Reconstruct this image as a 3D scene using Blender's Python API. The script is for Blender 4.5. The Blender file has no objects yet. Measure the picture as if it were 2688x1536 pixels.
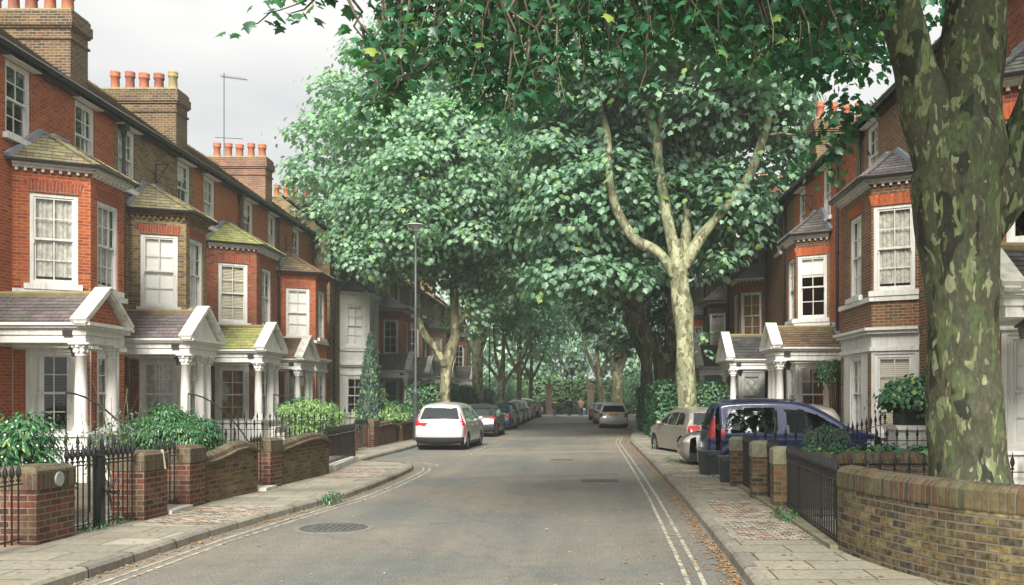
import bpy, math, random
import numpy as np
from mathutils import Vector, Matrix
random.seed(7); RNG = np.random.default_rng(11)
R = math.radians
SC = bpy.context.scene
COL = SC.collection
# ---------------------------------------------------------------- camera
cam = bpy.data.cameras.new('camera'); camo = bpy.data.objects.new('camera', cam); COL.objects.link(camo)
camo.location = (0, 0, 1.85); camo.rotation_euler = (R(90), 0, 0)
cam.lens = 32.5; cam.sensor_width = 36; cam.shift_x = -0.0671; cam.shift_y = 0.1028
cam.clip_start = 0.1; cam.clip_end = 3000
SC.camera = camo
# ---------------------------------------------------------------- sky and light
SUN_EL, SUN_AZ = 37, 183
w = bpy.data.worlds.new('World'); SC.world = w; w.use_nodes = True
nt = w.node_tree; nt.nodes.clear()
def N(nt, t, **k):
    n = nt.nodes.new(t)
    for a, b in k.items(): setattr(n, a, b)
    return n
wo = N(nt, 'ShaderNodeOutputWorld'); bg = N(nt, 'ShaderNodeBackground'); bg.inputs[1].default_value = 0.064
sky = N(nt, 'ShaderNodeTexSky', sky_type='NISHITA', sun_disc=False, sun_elevation=R(SUN_EL), sun_rotation=R(SUN_AZ), air_density=1.0, dust_density=3.0)
tc = N(nt, 'ShaderNodeTexCoord'); mp = N(nt, 'ShaderNodeMapping'); mp.inputs['Scale'].default_value = (1.2, 1.2, 4.5)
nz = N(nt, 'ShaderNodeTexNoise'); nz.inputs['Scale'].default_value = 1.6; nz.inputs['Detail'].default_value = 5; nz.inputs['Roughness'].default_value = .5
cr = N(nt, 'ShaderNodeValToRGB'); cr.color_ramp.elements[0].position = .36; cr.color_ramp.elements[1].position = .66
cr.color_ramp.elements[0].color = (6.1, 6.2, 6.3, 1); cr.color_ramp.elements[1].color = (9.0, 8.9, 8.6, 1)
mx = N(nt, 'ShaderNodeMix', data_type='RGBA'); mx.inputs[0].default_value = .96
L = nt.links.new
L(tc.outputs['Generated'], mp.inputs[0]); L(mp.outputs[0], nz.inputs[0]); L(nz.outputs[0], cr.inputs[0])
L(sky.outputs[0], mx.inputs[6]); L(cr.outputs[0], mx.inputs[7]); L(mx.outputs[2], bg.inputs[0]); L(bg.outputs[0], wo.inputs[0])
sd = bpy.data.lights.new('sun', 'SUN'); so = bpy.data.objects.new('sun', sd); COL.objects.link(so)
sd.energy = 4.9; sd.angle = R(28); sd.color = (1, .95, .87)
az = R(SUN_AZ); el = R(SUN_EL)
sv = Vector((math.sin(az) * math.cos(el), math.cos(az) * math.cos(el), math.sin(el)))
so.rotation_euler = sv.to_track_quat('Z', 'Y').to_euler(); so.location = (0, -10, 30)
vs = SC.view_settings; vs.view_transform = 'Standard'; vs.look = 'None'; vs.gamma = 1; vs.exposure = 1.0
SC.cycles.max_bounces = 7; SC.cycles.transparent_max_bounces = 12; SC.cycles.diffuse_bounces = 4; SC.cycles.glossy_bounces = 3
SC.cycles.caustics_reflective = False; SC.cycles.caustics_refractive = False

# ---------------------------------------------------------------- mesh helpers
Z = Vector((0, 0, 1))
class Fr:                                   # a frame on a wall: u along, d outward, v up
    def __init__(s, o, t, n): s.o = Vector(o); s.t = Vector(t).normalized(); s.n = Vector(n).normalized()
    def p(s, u, d, v): return s.o + s.t * u + s.n * d + Z * v
WORLD = Fr((0, 0, 0), (1, 0, 0), (0, 1, 0))
class MB:
    def __init__(s): s.v = []; s.f = []; s.uv = {}
    def face(s, pts, uv=None):
        b = len(s.v); s.v += [tuple(p) for p in pts]; s.f.append(tuple(range(b, b + len(pts))))
        if uv: s.uv[len(s.f) - 1] = uv
    def box(s, fr, u0, u1, d0, d1, v0, v1):
        b = len(s.v)
        for v in (v0, v1):
            for (u, d) in ((u0, d0), (u1, d0), (u1, d1), (u0, d1)): s.v.append(tuple(fr.p(u, d, v)))
        for q in ((0, 3, 2, 1), (4, 5, 6, 7), (0, 1, 5, 4), (1, 2, 6, 5), (2, 3, 7, 6), (3, 0, 4, 7)): s.f.append(tuple(b + i for i in q))
        return s
    def w(s, x0, x1, y0, y1, z0, z1): return s.box(WORLD, x0, x1, y0, y1, z0, z1)
    def bar(s, p0, p1, w, h, up=Z):         # rectangular bar between two points
        p0 = Vector(p0); p1 = Vector(p1); t = (p1 - p0).normalized(); sd = t.cross(up).normalized(); u = sd.cross(t)
        b = len(s.v)
        for p in (p0, p1):
            for (a, c) in ((-1, -1), (1, -1), (1, 1), (-1, 1)): s.v.append(tuple(p + sd * a * w / 2 + u * c * h / 2))
        for q in ((0, 3, 2, 1), (4, 5, 6, 7), (0, 1, 5, 4), (1, 2, 6, 5), (2, 3, 7, 6), (3, 0, 4, 7)): s.f.append(tuple(b + i for i in q))
        return s
    def tube(s, pts, rad, n=8, cap=True):
        pts = [Vector(p) for p in pts]
        if not isinstance(rad, (list, tuple)): rad = [rad] * len(pts)
        b = len(s.v); prev = None
        for i, p in enumerate(pts):
            t = (pts[min(i + 1, len(pts) - 1)] - pts[max(i - 1, 0)]).normalized()
            if prev is None: a = t.orthogonal().normalized()
            else: a = (prev - t * prev.dot(t)).normalized()
            prev = a; c = t.cross(a)
            for k in range(n):
                an = 2 * math.pi * k / n; s.v.append(tuple(p + (a * math.cos(an) + c * math.sin(an)) * rad[i]))
        for i in range(len(pts) - 1):
            for k in range(n):
                k2 = (k + 1) % n; s.f.append((b + i * n + k, b + i * n + k2, b + (i + 1) * n + k2, b + (i + 1) * n + k))
        if cap:
            s.f.append(tuple(b + k for k in range(n))[::-1]); s.f.append(tuple(b + (len(pts) - 1) * n + k for k in range(n)))
        return s
    def lathe(s, c, prof, n=12):            # prof = [(r, z)]
        b = len(s.v); c = Vector(c)
        for (r, z) in prof:
            for k in range(n):
                an = 2 * math.pi * (k + .5) / n; s.v.append((c.x + r * math.cos(an), c.y + r * math.sin(an), c.z + z))
        for i in range(len(prof) - 1):
            for k in range(n):
                k2 = (k + 1) % n; s.f.append((b + i * n + k, b + i * n + k2, b + (i + 1) * n + k2, b + (i + 1) * n + k))
        s.f.append(tuple(b + k for k in range(n))[::-1]); s.f.append(tuple(b + (len(prof) - 1) * n + k for k in range(n)))
        return s
    def prism(s, pts, off):                 # polygon extruded by a vector
        off = Vector(off); pts = [Vector(p) for p in pts]; b = len(s.v); n = len(pts)
        s.v += [tuple(p) for p in pts] + [tuple(p + off) for p in pts]
        s.f.append(tuple(b + i for i in range(n))[::-1]); s.f.append(tuple(b + n + i for i in range(n)))
        for i in range(n):
            j = (i + 1) % n; s.f.append((b + i, b + j, b + n + j, b + n + i))
        return s
    def sphere(s, c, r, n=8, m=5):
        rx, ry, rz = r if isinstance(r, (list, tuple)) else (r, r, r)
        b = len(s.v); c = Vector(c)
        for i in range(m + 1):
            ph = math.pi * (i + .02) / (m + .04) - math.pi / 2
            for k in range(n):
                an = 2 * math.pi * k / n; s.v.append((c.x + rx * math.cos(ph) * math.cos(an), c.y + ry * math.cos(ph) * math.sin(an), c.z + rz * math.sin(ph)))
        for i in range(m):
            for k in range(n):
                k2 = (k + 1) % n; s.f.append((b + i * n + k, b + i * n + k2, b + (i + 1) * n + k2, b + (i + 1) * n + k))
        return s
    def build(s, name, m, parent=None, smooth=False, origin=None):
        if not s.f: return None
        me = bpy.data.meshes.new(name)
        o = Vector(origin) if origin is not None else (world_loc(parent) if parent else Vector((0, 0, 0)))
        me.from_pydata([(a - o.x, b - o.y, c - o.z) for a, b, c in s.v], [], s.f)
        if smooth: me.polygons.foreach_set('use_smooth', [True] * len(me.polygons))
        me.materials.append(m)
        if m.get('uv'):
            ul = me.uv_layers.new(name='UVMap'); data = np.zeros((len(me.loops), 2), dtype=np.float32)
            V = np.array(s.v); li = 0
            for fi, f in enumerate(s.f):
                k = len(f)
                if fi in s.uv: data[li:li + k] = s.uv[fi]
                else:
                    P = V[list(f)]; n = np.cross(P[1] - P[0], P[2] - P[0]); ln = np.linalg.norm(n)
                    if ln < 1e-12 and k > 3: n = np.cross(P[2] - P[0], P[3] - P[0]); ln = np.linalg.norm(n)
                    n = n / (ln + 1e-12)
                    if abs(n[2]) > .92: data[li:li + k] = P[:, :2]
                    else:
                        t = np.array([-n[1], n[0], 0]); t /= np.linalg.norm(t)
                        if t[1] < -1e-6 or (abs(t[1]) < 1e-6 and t[0] < 0): t = -t
                        b = np.cross(n, t); b = b if b[2] > 0 else -b
                        data[li:li + k, 0] = P @ t; data[li:li + k, 1] = P @ b if abs(n[2]) > .08 else P[:, 2]
                li += k
            ul.data.foreach_set('uv', data.ravel())
        ob = bpy.data.objects.new(name, me); COL.objects.link(ob)
        if parent: ob.parent = parent; ob.location = o - world_loc(parent)
        else: ob.location = o
        return ob
WL = {}
def world_loc(o):
    v = Vector(o.location)
    while o.parent: o = o.parent; v = v + Vector(o.location)
    return v
def tag(o, label=None, cat=None, group=None, kind=None):
    if label: o['label'] = label
    if cat: o['category'] = cat
    if group: o['group'] = group
    if kind: o['kind'] = kind
    return o
def thing(name, label, cat, loc=(0, 0, 0), group=None, rz=0):
    o = bpy.data.objects.new(name, None); COL.objects.link(o); o.location = loc; o.rotation_euler = (0, 0, rz); o.empty_display_size = .2
    return tag(o, label, cat, group)
def copy_tree(o, parent=None):
    c = o.copy(); COL.objects.link(c); c.parent = parent
    for ch in o.children: copy_tree(ch, c)
    return c
def instance(ob, parent, loc, rz=None):     # another mesh object sharing the data of one part
    c = ob.copy(); COL.objects.link(c); c.parent = parent; c.location = loc
    if rz is not None: c.rotation_euler = (0, 0, rz)
    return c

# ---------------------------------------------------------------- materials
MATS = {}
def mat(name, col=(.5, .5, .5), rough=.7, metal=0, grime=0, spec=.5, noise=0, nscale=8, bump=0, bscale=60, coat=0, c2=None, nlo=.35, nhi=.65, emit=None, trans=0):
    if name in MATS: return MATS[name]
    m = bpy.data.materials.new(name); m.use_nodes = True; nt = m.node_tree; b = nt.nodes['Principled BSDF']
    b.inputs['Base Color'].default_value = (*col, 1); b.inputs['Roughness'].default_value = rough; b.inputs['Metallic'].default_value = metal
    b.inputs['Specular IOR Level'].default_value = spec
    if coat: b.inputs['Coat Weight'].default_value = coat; b.inputs['Coat Roughness'].default_value = .05
    tc = N(nt, 'ShaderNodeTexCoord')
    if noise or c2:
        nz = N(nt, 'ShaderNodeTexNoise'); nz.inputs['Scale'].default_value = nscale; nz.inputs['Detail'].default_value = 6; nz.inputs['Roughness'].default_value = .6
        nt.links.new(tc.outputs['Object'], nz.inputs[0])
        cr = N(nt, 'ShaderNodeValToRGB'); cr.color_ramp.elements[0].position = nlo; cr.color_ramp.elements[1].position = nhi
        a = c2 if c2 else tuple(x * (1 - noise) for x in col)
        cr.color_ramp.elements[0].color = (*a, 1); cr.color_ramp.elements[1].color = (*col, 1)
        nt.links.new(nz.outputs[0], cr.inputs[0]); nt.links.new(cr.outputs[0], b.inputs['Base Color'])
    if grime:                                # rain streaks and dirt of its own
        mg = N(nt, 'ShaderNodeMapping'); mg.inputs['Scale'].default_value = (7, 7, .7); ng = N(nt, 'ShaderNodeTexNoise'); ng.inputs['Scale'].default_value = 1.3; ng.inputs['Detail'].default_value = 8; ng.inputs['Roughness'].default_value = .7
        nt.links.new(tc.outputs['Object'], mg.inputs[0]); nt.links.new(mg.outputs[0], ng.inputs[0]); rg = N(nt, 'ShaderNodeValToRGB'); rg.color_ramp.elements[0].position = .3; rg.color_ramp.elements[1].position = .56
        rg.color_ramp.elements[0].color = (1 - grime, 1 - grime * 1.04, 1 - grime * 1.2, 1); rg.color_ramp.elements[1].color = (1, 1, 1, 1); nt.links.new(ng.outputs[0], rg.inputs[0])
        mm = N(nt, 'ShaderNodeMix', data_type='RGBA', blend_type='MULTIPLY'); mm.inputs[0].default_value = 1; src = b.inputs['Base Color'].links[0].from_socket; nt.links.new(src, mm.inputs[6]); nt.links.new(rg.outputs[0], mm.inputs[7]); nt.links.new(mm.outputs[2], b.inputs['Base Color'])
    if bump:
        n2 = N(nt, 'ShaderNodeTexNoise'); n2.inputs['Scale'].default_value = bscale; n2.inputs['Detail'].default_value = 4
        nt.links.new(tc.outputs['Object'], n2.inputs[0]); bp = N(nt, 'ShaderNodeBump'); bp.inputs['Strength'].default_value = bump; bp.inputs['Distance'].default_value = .01
        nt.links.new(n2.outputs[0], bp.inputs['Height']); nt.links.new(bp.outputs[0], b.inputs['Normal'])
    MATS[name] = m; return m
def math_(nt, op, a, b=None):
    n = N(nt, 'ShaderNodeMath', operation=op)
    for i, x in enumerate((a, b)):
        if x is None: continue
        if isinstance(x, (int, float)): n.inputs[i].default_value = x
        else: nt.links.new(x, n.inputs[i])
    return n.outputs[0]
def tiles(name, cols, mortar, bw=.225, bh=.075, ms=.009, offset=.5, rough=.85, stain=(.25, .22, .2), stain_amt=.5, stain_scale=.7, moss=None, moss_amt=0, bump=.6, grime=.35, bevel=.3, bdist=.012):
    """bricks, slabs, slates or setts: every unit takes its own colour; weathering lies over them"""
    m = bpy.data.materials.new(name); m.use_nodes = True; m['uv'] = 1; nt = m.node_tree; b = nt.nodes['Principled BSDF']; L = nt.links.new
    b.inputs['Roughness'].default_value = rough; b.inputs['Specular IOR Level'].default_value = .3
    tc = N(nt, 'ShaderNodeTexCoord'); sx = N(nt, 'ShaderNodeSeparateXYZ')
    wn = N(nt, 'ShaderNodeTexNoise'); wn.inputs['Scale'].default_value = 1.5 / bw * .4; wn.inputs['Detail'].default_value = 2; L(tc.outputs['UV'], wn.inputs[0])
    wob = N(nt, 'ShaderNodeVectorMath', operation='MULTIPLY_ADD'); wob.inputs[1].default_value = (bh * .12,) * 3
    sub = N(nt, 'ShaderNodeVectorMath', operation='SUBTRACT'); sub.inputs[1].default_value = (.5, .5, .5); L(wn.outputs['Color'], sub.inputs[0])
    L(sub.outputs[0], wob.inputs[0]); L(tc.outputs['UV'], wob.inputs[2])
    L(wob.outputs[0], sx.inputs[0])
    row = math_(nt, 'FLOOR', math_(nt, 'DIVIDE', sx.outputs[1], bh))
    sh = math_(nt, 'MULTIPLY', math_(nt, 'SUBTRACT', 1, math_(nt, 'FLOORED_MODULO', row, 2)), offset) if 'FLOORED_MODULO' in [e.identifier for e in bpy.types.ShaderNodeMath.bl_rna.properties['operation'].enum_items] else math_(nt, 'MULTIPLY', math_(nt, 'SUBTRACT', 1, math_(nt, 'ABSOLUTE', math_(nt, 'MODULO', row, 2))), offset)
    col = math_(nt, 'FLOOR', math_(nt, 'ADD', math_(nt, 'DIVIDE', sx.outputs[0], bw), sh))
    cx = N(nt, 'ShaderNodeCombineXYZ'); L(col, cx.inputs[0]); L(row, cx.inputs[1])
    wnz = N(nt, 'ShaderNodeTexWhiteNoise', noise_dimensions='2D'); L(cx.outputs[0], wnz.inputs['Vector'])
    cr = N(nt, 'ShaderNodeValToRGB'); cr.color_ramp.interpolation = 'LINEAR'
    for i, c in enumerate(cols):
        p = i / max(1, len(cols) - 1)
        e = cr.color_ramp.elements[0] if i == 0 else (cr.color_ramp.elements[-1] if i == len(cols) - 1 else cr.color_ramp.elements.new(p))
        e.position = p; e.color = (*c, 1)
    L(wnz.outputs[0], cr.inputs[0])
    # fine mottling inside each unit
    n0 = N(nt, 'ShaderNodeTexNoise'); n0.inputs['Scale'].default_value = 14; n0.inputs['Detail'].default_value = 5; L(tc.outputs['UV'], n0.inputs[0])
    mr0 = N(nt, 'ShaderNodeMapRange'); mr0.inputs[1].default_value = .3; mr0.inputs[2].default_value = .7; mr0.inputs[3].default_value = 1 - grime; mr0.inputs[4].default_value = 1 + grime * .5; L(n0.outputs[0], mr0.inputs[0])
    m0 = N(nt, 'ShaderNodeMix', data_type='RGBA', blend_type='MULTIPLY'); m0.inputs[0].default_value = 1; L(cr.outputs[0], m0.inputs[6]); L(mr0.outputs[0], m0.inputs[7])
    # mortar
    br = N(nt, 'ShaderNodeTexBrick'); br.offset = offset; br.squash = 1; br.inputs['Scale'].default_value = 1; br.inputs['Mortar Size'].default_value = ms
    br.inputs['Mortar Smooth'].default_value = bevel; br.inputs['Brick Width'].default_value = bw; br.inputs['Row Height'].default_value = bh; L(wob.outputs[0], br.inputs[0])
    m1 = N(nt, 'ShaderNodeMix', data_type='RGBA'); L(br.outputs['Fac'], m1.inputs[0]); L(m0.outputs[2], m1.inputs[6]); m1.inputs[7].default_value = (*mortar, 1)
    # broad weathering with a shape of its own
    n1 = N(nt, 'ShaderNodeTexNoise'); n1.inputs['Scale'].default_value = stain_scale; n1.inputs['Detail'].default_value = 7; n1.inputs['Roughness'].default_value = .65; L(tc.outputs['Object'], n1.inputs[0])
    mr = N(nt, 'ShaderNodeMapRange'); mr.inputs[1].default_value = .48; mr.inputs[2].default_value = .7; mr.inputs[3].default_value = 0; mr.inputs[4].default_value = stain_amt; L(n1.outputs[0], mr.inputs[0])
    m2 = N(nt, 'ShaderNodeMix', data_type='RGBA', blend_type='MULTIPLY'); L(mr.outputs[0], m2.inputs[0]); L(m1.outputs[2], m2.inputs[6]); m2.inputs[7].default_value = (*[min(1, s * 2) for s in stain], 1)
    out = m2.outputs[2]
    if moss:
        n3 = N(nt, 'ShaderNodeTexNoise'); n3.inputs['Scale'].default_value = 1.6; n3.inputs['Detail'].default_value = 8; n3.inputs['Roughness'].default_value = .7; L(tc.outputs['Object'], n3.inputs[0])
        mr3 = N(nt, 'ShaderNodeMapRange'); mr3.inputs[1].default_value = .62 - moss_amt * .3; mr3.inputs[2].default_value = .72 - moss_amt * .2; mr3.inputs[4].default_value = .85; L(n3.outputs[0], mr3.inputs[0])
        m3 = N(nt, 'ShaderNodeMix', data_type='RGBA'); L(mr3.outputs[0], m3.inputs[0]); L(out, m3.inputs[6]); m3.inputs[7].default_value = (*moss, 1); out = m3.outputs[2]
    L(out, b.inputs['Base Color'])
    h = math_(nt, 'ADD', math_(nt, 'MULTIPLY', math_(nt, 'SUBTRACT', 1, br.outputs['Fac']), .8), math_(nt, 'MULTIPLY', n0.outputs[0], .5))
    bp = N(nt, 'ShaderNodeBump'); bp.inputs['Strength'].default_value = bump; bp.inputs['Distance'].default_value = bdist; L(h, bp.inputs['Height']); L(bp.outputs[0], b.inputs['Normal'])
    MATS[name] = m; return m
MORT = (.42, .37, .29)
B_RED = tiles('brick_red', [(.37, .062, .02), (.42, .085, .025), (.24, .045, .02), (.46, .115, .034), (.3, .062, .025)], (.36, .22, .12), stain=(.3, .26, .24), stain_amt=.5)
B_REDDK = tiles('brick_dark_red', [(.25, .05, .026), (.31, .075, .034), (.17, .04, .025), (.34, .13, .055), (.23, .06, .032)], (.24, .15, .1), stain_amt=.6)
B_ORG = tiles('brick_orange', [(.38, .09, .026), (.44, .12, .034), (.3, .07, .026), (.38, .14, .05)], (.33, .21, .12), stain_amt=.4)
B_STOCK = tiles('brick_yellow_stock', [(.21, .15, .065), (.26, .19, .08), (.15, .105, .055), (.09, .07, .045), (.24, .13, .055), (.28, .21, .1)], (.3, .24, .15), stain_amt=.55)
B_BRN = tiles('brick_brown', [(.19, .085, .04), (.15, .065, .035), (.24, .1, .04), (.09, .055, .035), (.22, .14, .065)], (.32, .25, .17), stain_amt=.55)
B_MIX = tiles('brick_mixed', [(.25, .08, .028), (.2, .1, .045), (.28, .06, .022), (.13, .065, .035), (.3, .14, .055)], (.3, .22, .15), stain_amt=.4)
B_CHIM = tiles('brick_sooty', [(.11, .075, .04), (.07, .05, .033), (.16, .1, .05), (.045, .036, .026), (.13, .065, .035)], (.27, .21, .13), stain=(.22, .2, .18), stain_amt=.7, moss=(.14, .15, .05), moss_amt=.1)
B_CHIMR = tiles('brick_sooty_red', [(.28, .1, .06), (.2, .08, .05), (.13, .08, .06), (.3, .14, .08)], (.3, .25, .18), stain_amt=.7, moss=(.13, .14, .06), moss_amt=.1)
B_WHT = tiles('brick_painted', [(.66, .66, .62), (.7, .7, .66), (.62, .62, .58)], (.54, .54, .5), stain=(.38, .38, .36), stain_amt=.3, grime=.06, ms=.006)
B_WALL = tiles('garden_wall_red', [(.15, .046, .026), (.09, .03, .02), (.2, .06, .03), (.05, .026, .02), (.16, .085, .045), (.11, .06, .035)], (.18, .155, .12), bh=.078, ms=.010, stain=(.25, .23, .2), stain_amt=.7, stain_scale=1.4, bump=1, moss=(.07, .08, .035), moss_amt=.05, bdist=.02)
B_WALLY = tiles('garden_wall_stock', [(.14, .1, .05), (.2, .135, .055), (.08, .06, .035), (.17, .075, .033), (.045, .04, .03), (.22, .16, .08)], (.17, .15, .1), bh=.078, ms=.010, stain=(.25, .23, .2), stain_amt=.7, stain_scale=1.4, bump=1, moss=(.1, .11, .04), moss_amt=.18, bdist=.02)
B_CURVE = tiles('curved_wall_stock', [(.14, .115, .055), (.22, .165, .07), (.06, .055, .04), (.17, .12, .055), (.04, .038, .034), (.25, .19, .085), (.1, .06, .036), (.11, .095, .055)], (.155, .145, .11), bw=.215, bh=.078, ms=.010, stain=(.25, .25, .2), stain_amt=.7, stain_scale=1.8, bump=1.0, moss=(.1, .11, .04), moss_amt=.12, bdist=.02, grime=.75)
B_COPE = tiles('coping_soldiers', [(.1, .08, .045), (.12, .06, .034), (.06, .055, .04), (.15, .115, .05), (.11, .095, .055)], (.13, .125, .095), bw=.078, bh=.32, ms=.010, offset=0, stain=(.28, .28, .22), stain_amt=.7, stain_scale=2, bump=1, moss=(.1, .11, .05), moss_amt=.2, bdist=.02)
B_ARCH = tiles('arch_bricks', [(.42, .08, .022), (.46, .11, .03), (.34, .06, .02), (.48, .13, .04)], (.28, .17, .1), bw=.072, bh=.6, ms=.006, offset=0, stain_amt=.2)
B_ARCHR = tiles('arch_bricks_red', [(.25, .05, .026), (.3, .07, .03), (.2, .04, .024)], (.3, .2, .14), bw=.072, bh=.6, ms=.007, offset=0, stain_amt=.3)
B_DARK = tiles('brick_dark_shed', [(.07, .045, .035), (.1, .055, .04), (.05, .04, .035)], (.14, .12, .09), stain_amt=.6, bump=1)
SL_GREY = tiles('slate_grey', [(.11, .105, .1), (.15, .13, .13), (.08, .08, .08), (.17, .15, .14)], (.02, .02, .02), bw=.28, bh=.16, ms=.006, rough=.6, stain_amt=.4, moss=(.14, .15, .07), moss_amt=.2, bump=.4)
SL_PUR = tiles('slate_purple', [(.15, .12, .125), (.2, .16, .16), (.11, .1, .1), (.13, .13, .11)], (.02, .02, .02), bw=.3, bh=.16, ms=.006, rough=.55, stain_amt=.4, moss=(.13, .16, .07), moss_amt=.12, bump=.4)
SL_MOSS = tiles('slate_mossy', [(.26, .27, .1), (.34, .33, .13), (.17, .18, .09), (.3, .24, .11)], (.03, .03, .02), bw=.3, bh=.16, ms=.006, rough=.85, stain_amt=.4, moss=(.26, .32, .08), moss_amt=.5, bump=.5)
SL_TAN = tiles('tile_tan', [(.2, .165, .09), (.27, .22, .12), (.14, .125, .08), (.25, .24, .15)], (.02, .02, .02), bw=.26, bh=.16, ms=.006, rough=.8, stain_amt=.5, moss=(.22, .24, .1), moss_amt=.3, bump=.5)
SL_BRN = tiles('tile_brown', [(.17, .11, .07), (.22, .14, .08), (.12, .09, .06), (.2, .17, .1)], (.02, .02, .02), bw=.24, bh=.16, ms=.006, rough=.8, stain_amt=.5, moss=(.2, .2, .08), moss_amt=.25, bump=.5)
SL_DARK = tiles('slate_dark', [(.06, .062, .062), (.09, .09, .088), (.045, .045, .045)], (.015, .015, .015), bw=.28, bh=.16, ms=.006, rough=.5, stain_amt=.3, moss=(.09, .11, .05), moss_amt=.1, bump=.4)
PAVE = tiles('paving_slabs', [(.3, .28, .22), (.25, .235, .19), (.35, .32, .255), (.2, .195, .16), (.29, .26, .19)], (.055, .05, .035), bw=.95, bh=.52, ms=.010, rough=.8, stain=(.3, .29, .24), stain_amt=.6, stain_scale=.9, grime=.22, bump=.5, moss=(.16, .17, .09), moss_amt=.02)
SETTS = tiles('coloured_setts', [(.5, .44, .35), (.3, .15, .1), (.12, .16, .17), (.55, .49, .4), (.42, .3, .2), (.3, .3, .26), (.5, .44, .32), (.5, .45, .38)], (.1, .09, .07), bw=.15, bh=.085, ms=.011, rough=.8, stain_amt=.4, stain_scale=1.5, grime=.2, bump=1, bdist=.02)
KERBM = tiles('kerb_stone', [(.23, .215, .18), (.28, .26, .21), (.19, .18, .155)], (.05, .045, .035), bw=.9, bh=4, ms=.012, rough=.85, stain=(.28, .27, .24), stain_amt=.7, stain_scale=2, grime=.3, bump=.6, offset=0)
WHITE = mat('white_paint', (.74, .735, .7), .5, grime=.28, noise=.09, nscale=3, nlo=.3, nhi=.6)
STUCCO = mat('white_stucco', (.7, .7, .66), .7, grime=.3, noise=.16, nscale=1.7, nlo=.3, nhi=.62, bump=.25, bscale=40)
STONE = mat('weathered_stone', (.62, .61, .55), .75, c2=(.3, .3, .25), nscale=5, nlo=.25, nhi=.55, bump=.4, bscale=30)
LEAD = mat('lead', (.27, .3, .35), .5, noise=.35, nscale=6)
BLACK = mat('black_iron', (.012, .013, .014), .33, noise=.4, nscale=20)
BLACKP = mat('black_plastic', (.02, .021, .022), .5, bump=.2)
TERRA = mat('terracotta', (.42, .13, .06), .75, c2=(.28, .1, .05), nscale=7)
TERRAY = mat('terracotta_buff', (.36, .28, .12), .8, c2=(.22, .17, .08), nscale=7)
BLIND = mat('blind', (.86, .85, .8), .8, noise=.06, nscale=3)
CURT = mat('net_curtain', (.66, .64, .57), .85, c2=(.36, .36, .31), nscale=9)
WOODB = mat('brown_blind', (.3, .16, .06), .7, c2=(.2, .1, .04), nscale=4)
DARKROOM = mat('dim_room_tone', (.09, .08, .07), .9)  # dark tone stands for the dimness of the rooms behind the windows
DOOR = mat('door_paint', (.04, .05, .06), .35)
DOORW = mat('door_wood', (.24, .1, .04), .4, noise=.3)
GLASS = bpy.data.materials.new('window_glass'); GLASS.use_nodes = True; g = GLASS.node_tree; g.nodes.clear()
_o = N(g, 'ShaderNodeOutputMaterial'); _m = N(g, 'ShaderNodeMixShader'); _t = N(g, 'ShaderNodeBsdfTransparent'); _g = N(g, 'ShaderNodeBsdfGlossy'); _f = N(g, 'ShaderNodeLayerWeight'); _a = N(g, 'ShaderNodeMath', operation='MULTIPLY_ADD')
_f.inputs[0].default_value = .5; _p = N(g, 'ShaderNodeMath', operation='POWER'); _p.inputs[1].default_value = 4; _a.inputs[1].default_value = .85; _a.inputs[2].default_value = .06; _t.inputs[0].default_value = (.97, .98, .97, 1); _g.inputs['Roughness'].default_value = .02; _g.inputs[0].default_value = (.9, .95, .93, 1)
_nz = N(g, 'ShaderNodeTexNoise'); _nz.inputs['Scale'].default_value = 1.3; _b = N(g, 'ShaderNodeBump'); _b.inputs['Strength'].default_value = .08; _b.inputs['Distance'].default_value = .05; _tc = N(g, 'ShaderNodeTexCoord')
g.links.new(_tc.outputs['Object'], _nz.inputs[0]); g.links.new(_nz.outputs[0], _b.inputs['Height']); g.links.new(_b.outputs[0], _g.inputs['Normal'])
g.links.new(_f.outputs['Facing'], _p.inputs[0]); g.links.new(_p.outputs[0], _a.inputs[0]); g.links.new(_a.outputs[0], _m.inputs[0]); g.links.new(_t.outputs[0], _m.inputs[1]); g.links.new(_g.outputs[0], _m.inputs[2]); g.links.new(_m.outputs[0], _o.inputs[0])
# ---------------------------------------------------------------- ground, road, pavements
def noise_ground(name, c1, c2, scale, rough=.9, bump=.5, bscale=80, c3=None):
    m = mat(name, c1, rough, c2=c2, nscale=scale, bump=bump, bscale=bscale); return m
EARTH = noise_ground('soil', (.12, .1, .07), (.07, .06, .04), 3)
LAWN = noise_ground('lawn_green', (.12, .22, .07), (.07, .15, .05), 2)
ASPH = bpy.data.materials.new('asphalt'); ASPH.use_nodes = True; nt = ASPH.node_tree; b = nt.nodes['Principled BSDF']; L = nt.links.new
tc = N(nt, 'ShaderNodeTexCoord')
def nz_(sc, det=6, ro=.6, vec=None):
    n = N(nt, 'ShaderNodeTexNoise'); n.inputs['Scale'].default_value = sc; n.inputs['Detail'].default_value = det; n.inputs['Roughness'].default_value = ro; L(vec or tc.outputs['Object'], n.inputs[0]); return n.outputs[0]
def rmp(v, lo, hi, a, c):
    n = N(nt, 'ShaderNodeValToRGB'); n.color_ramp.elements[0].position = lo; n.color_ramp.elements[1].position = hi
    n.color_ramp.elements[0].color = (*a, 1); n.color_ramp.elements[1].color = (*c, 1); L(v, n.inputs[0]); return n.outputs[0]
base = rmp(nz_(.22, 5, .55), .4, .62, (.15, .157, .15), (.225, .2, .17))
fine = rmp(nz_(38, 4, .8), .34, .68, (.36, .36, .36), (1.62, 1.62, 1.56))
mid = rmp(nz_(5, 6, .7), .35, .65, (.86, .86, .86), (1.08, 1.08, 1.07))
mpp = N(nt, 'ShaderNodeMapping'); mpp.inputs['Scale'].default_value = (1.6, .12, 1); L(tc.outputs['Object'], mpp.inputs[0])
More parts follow.
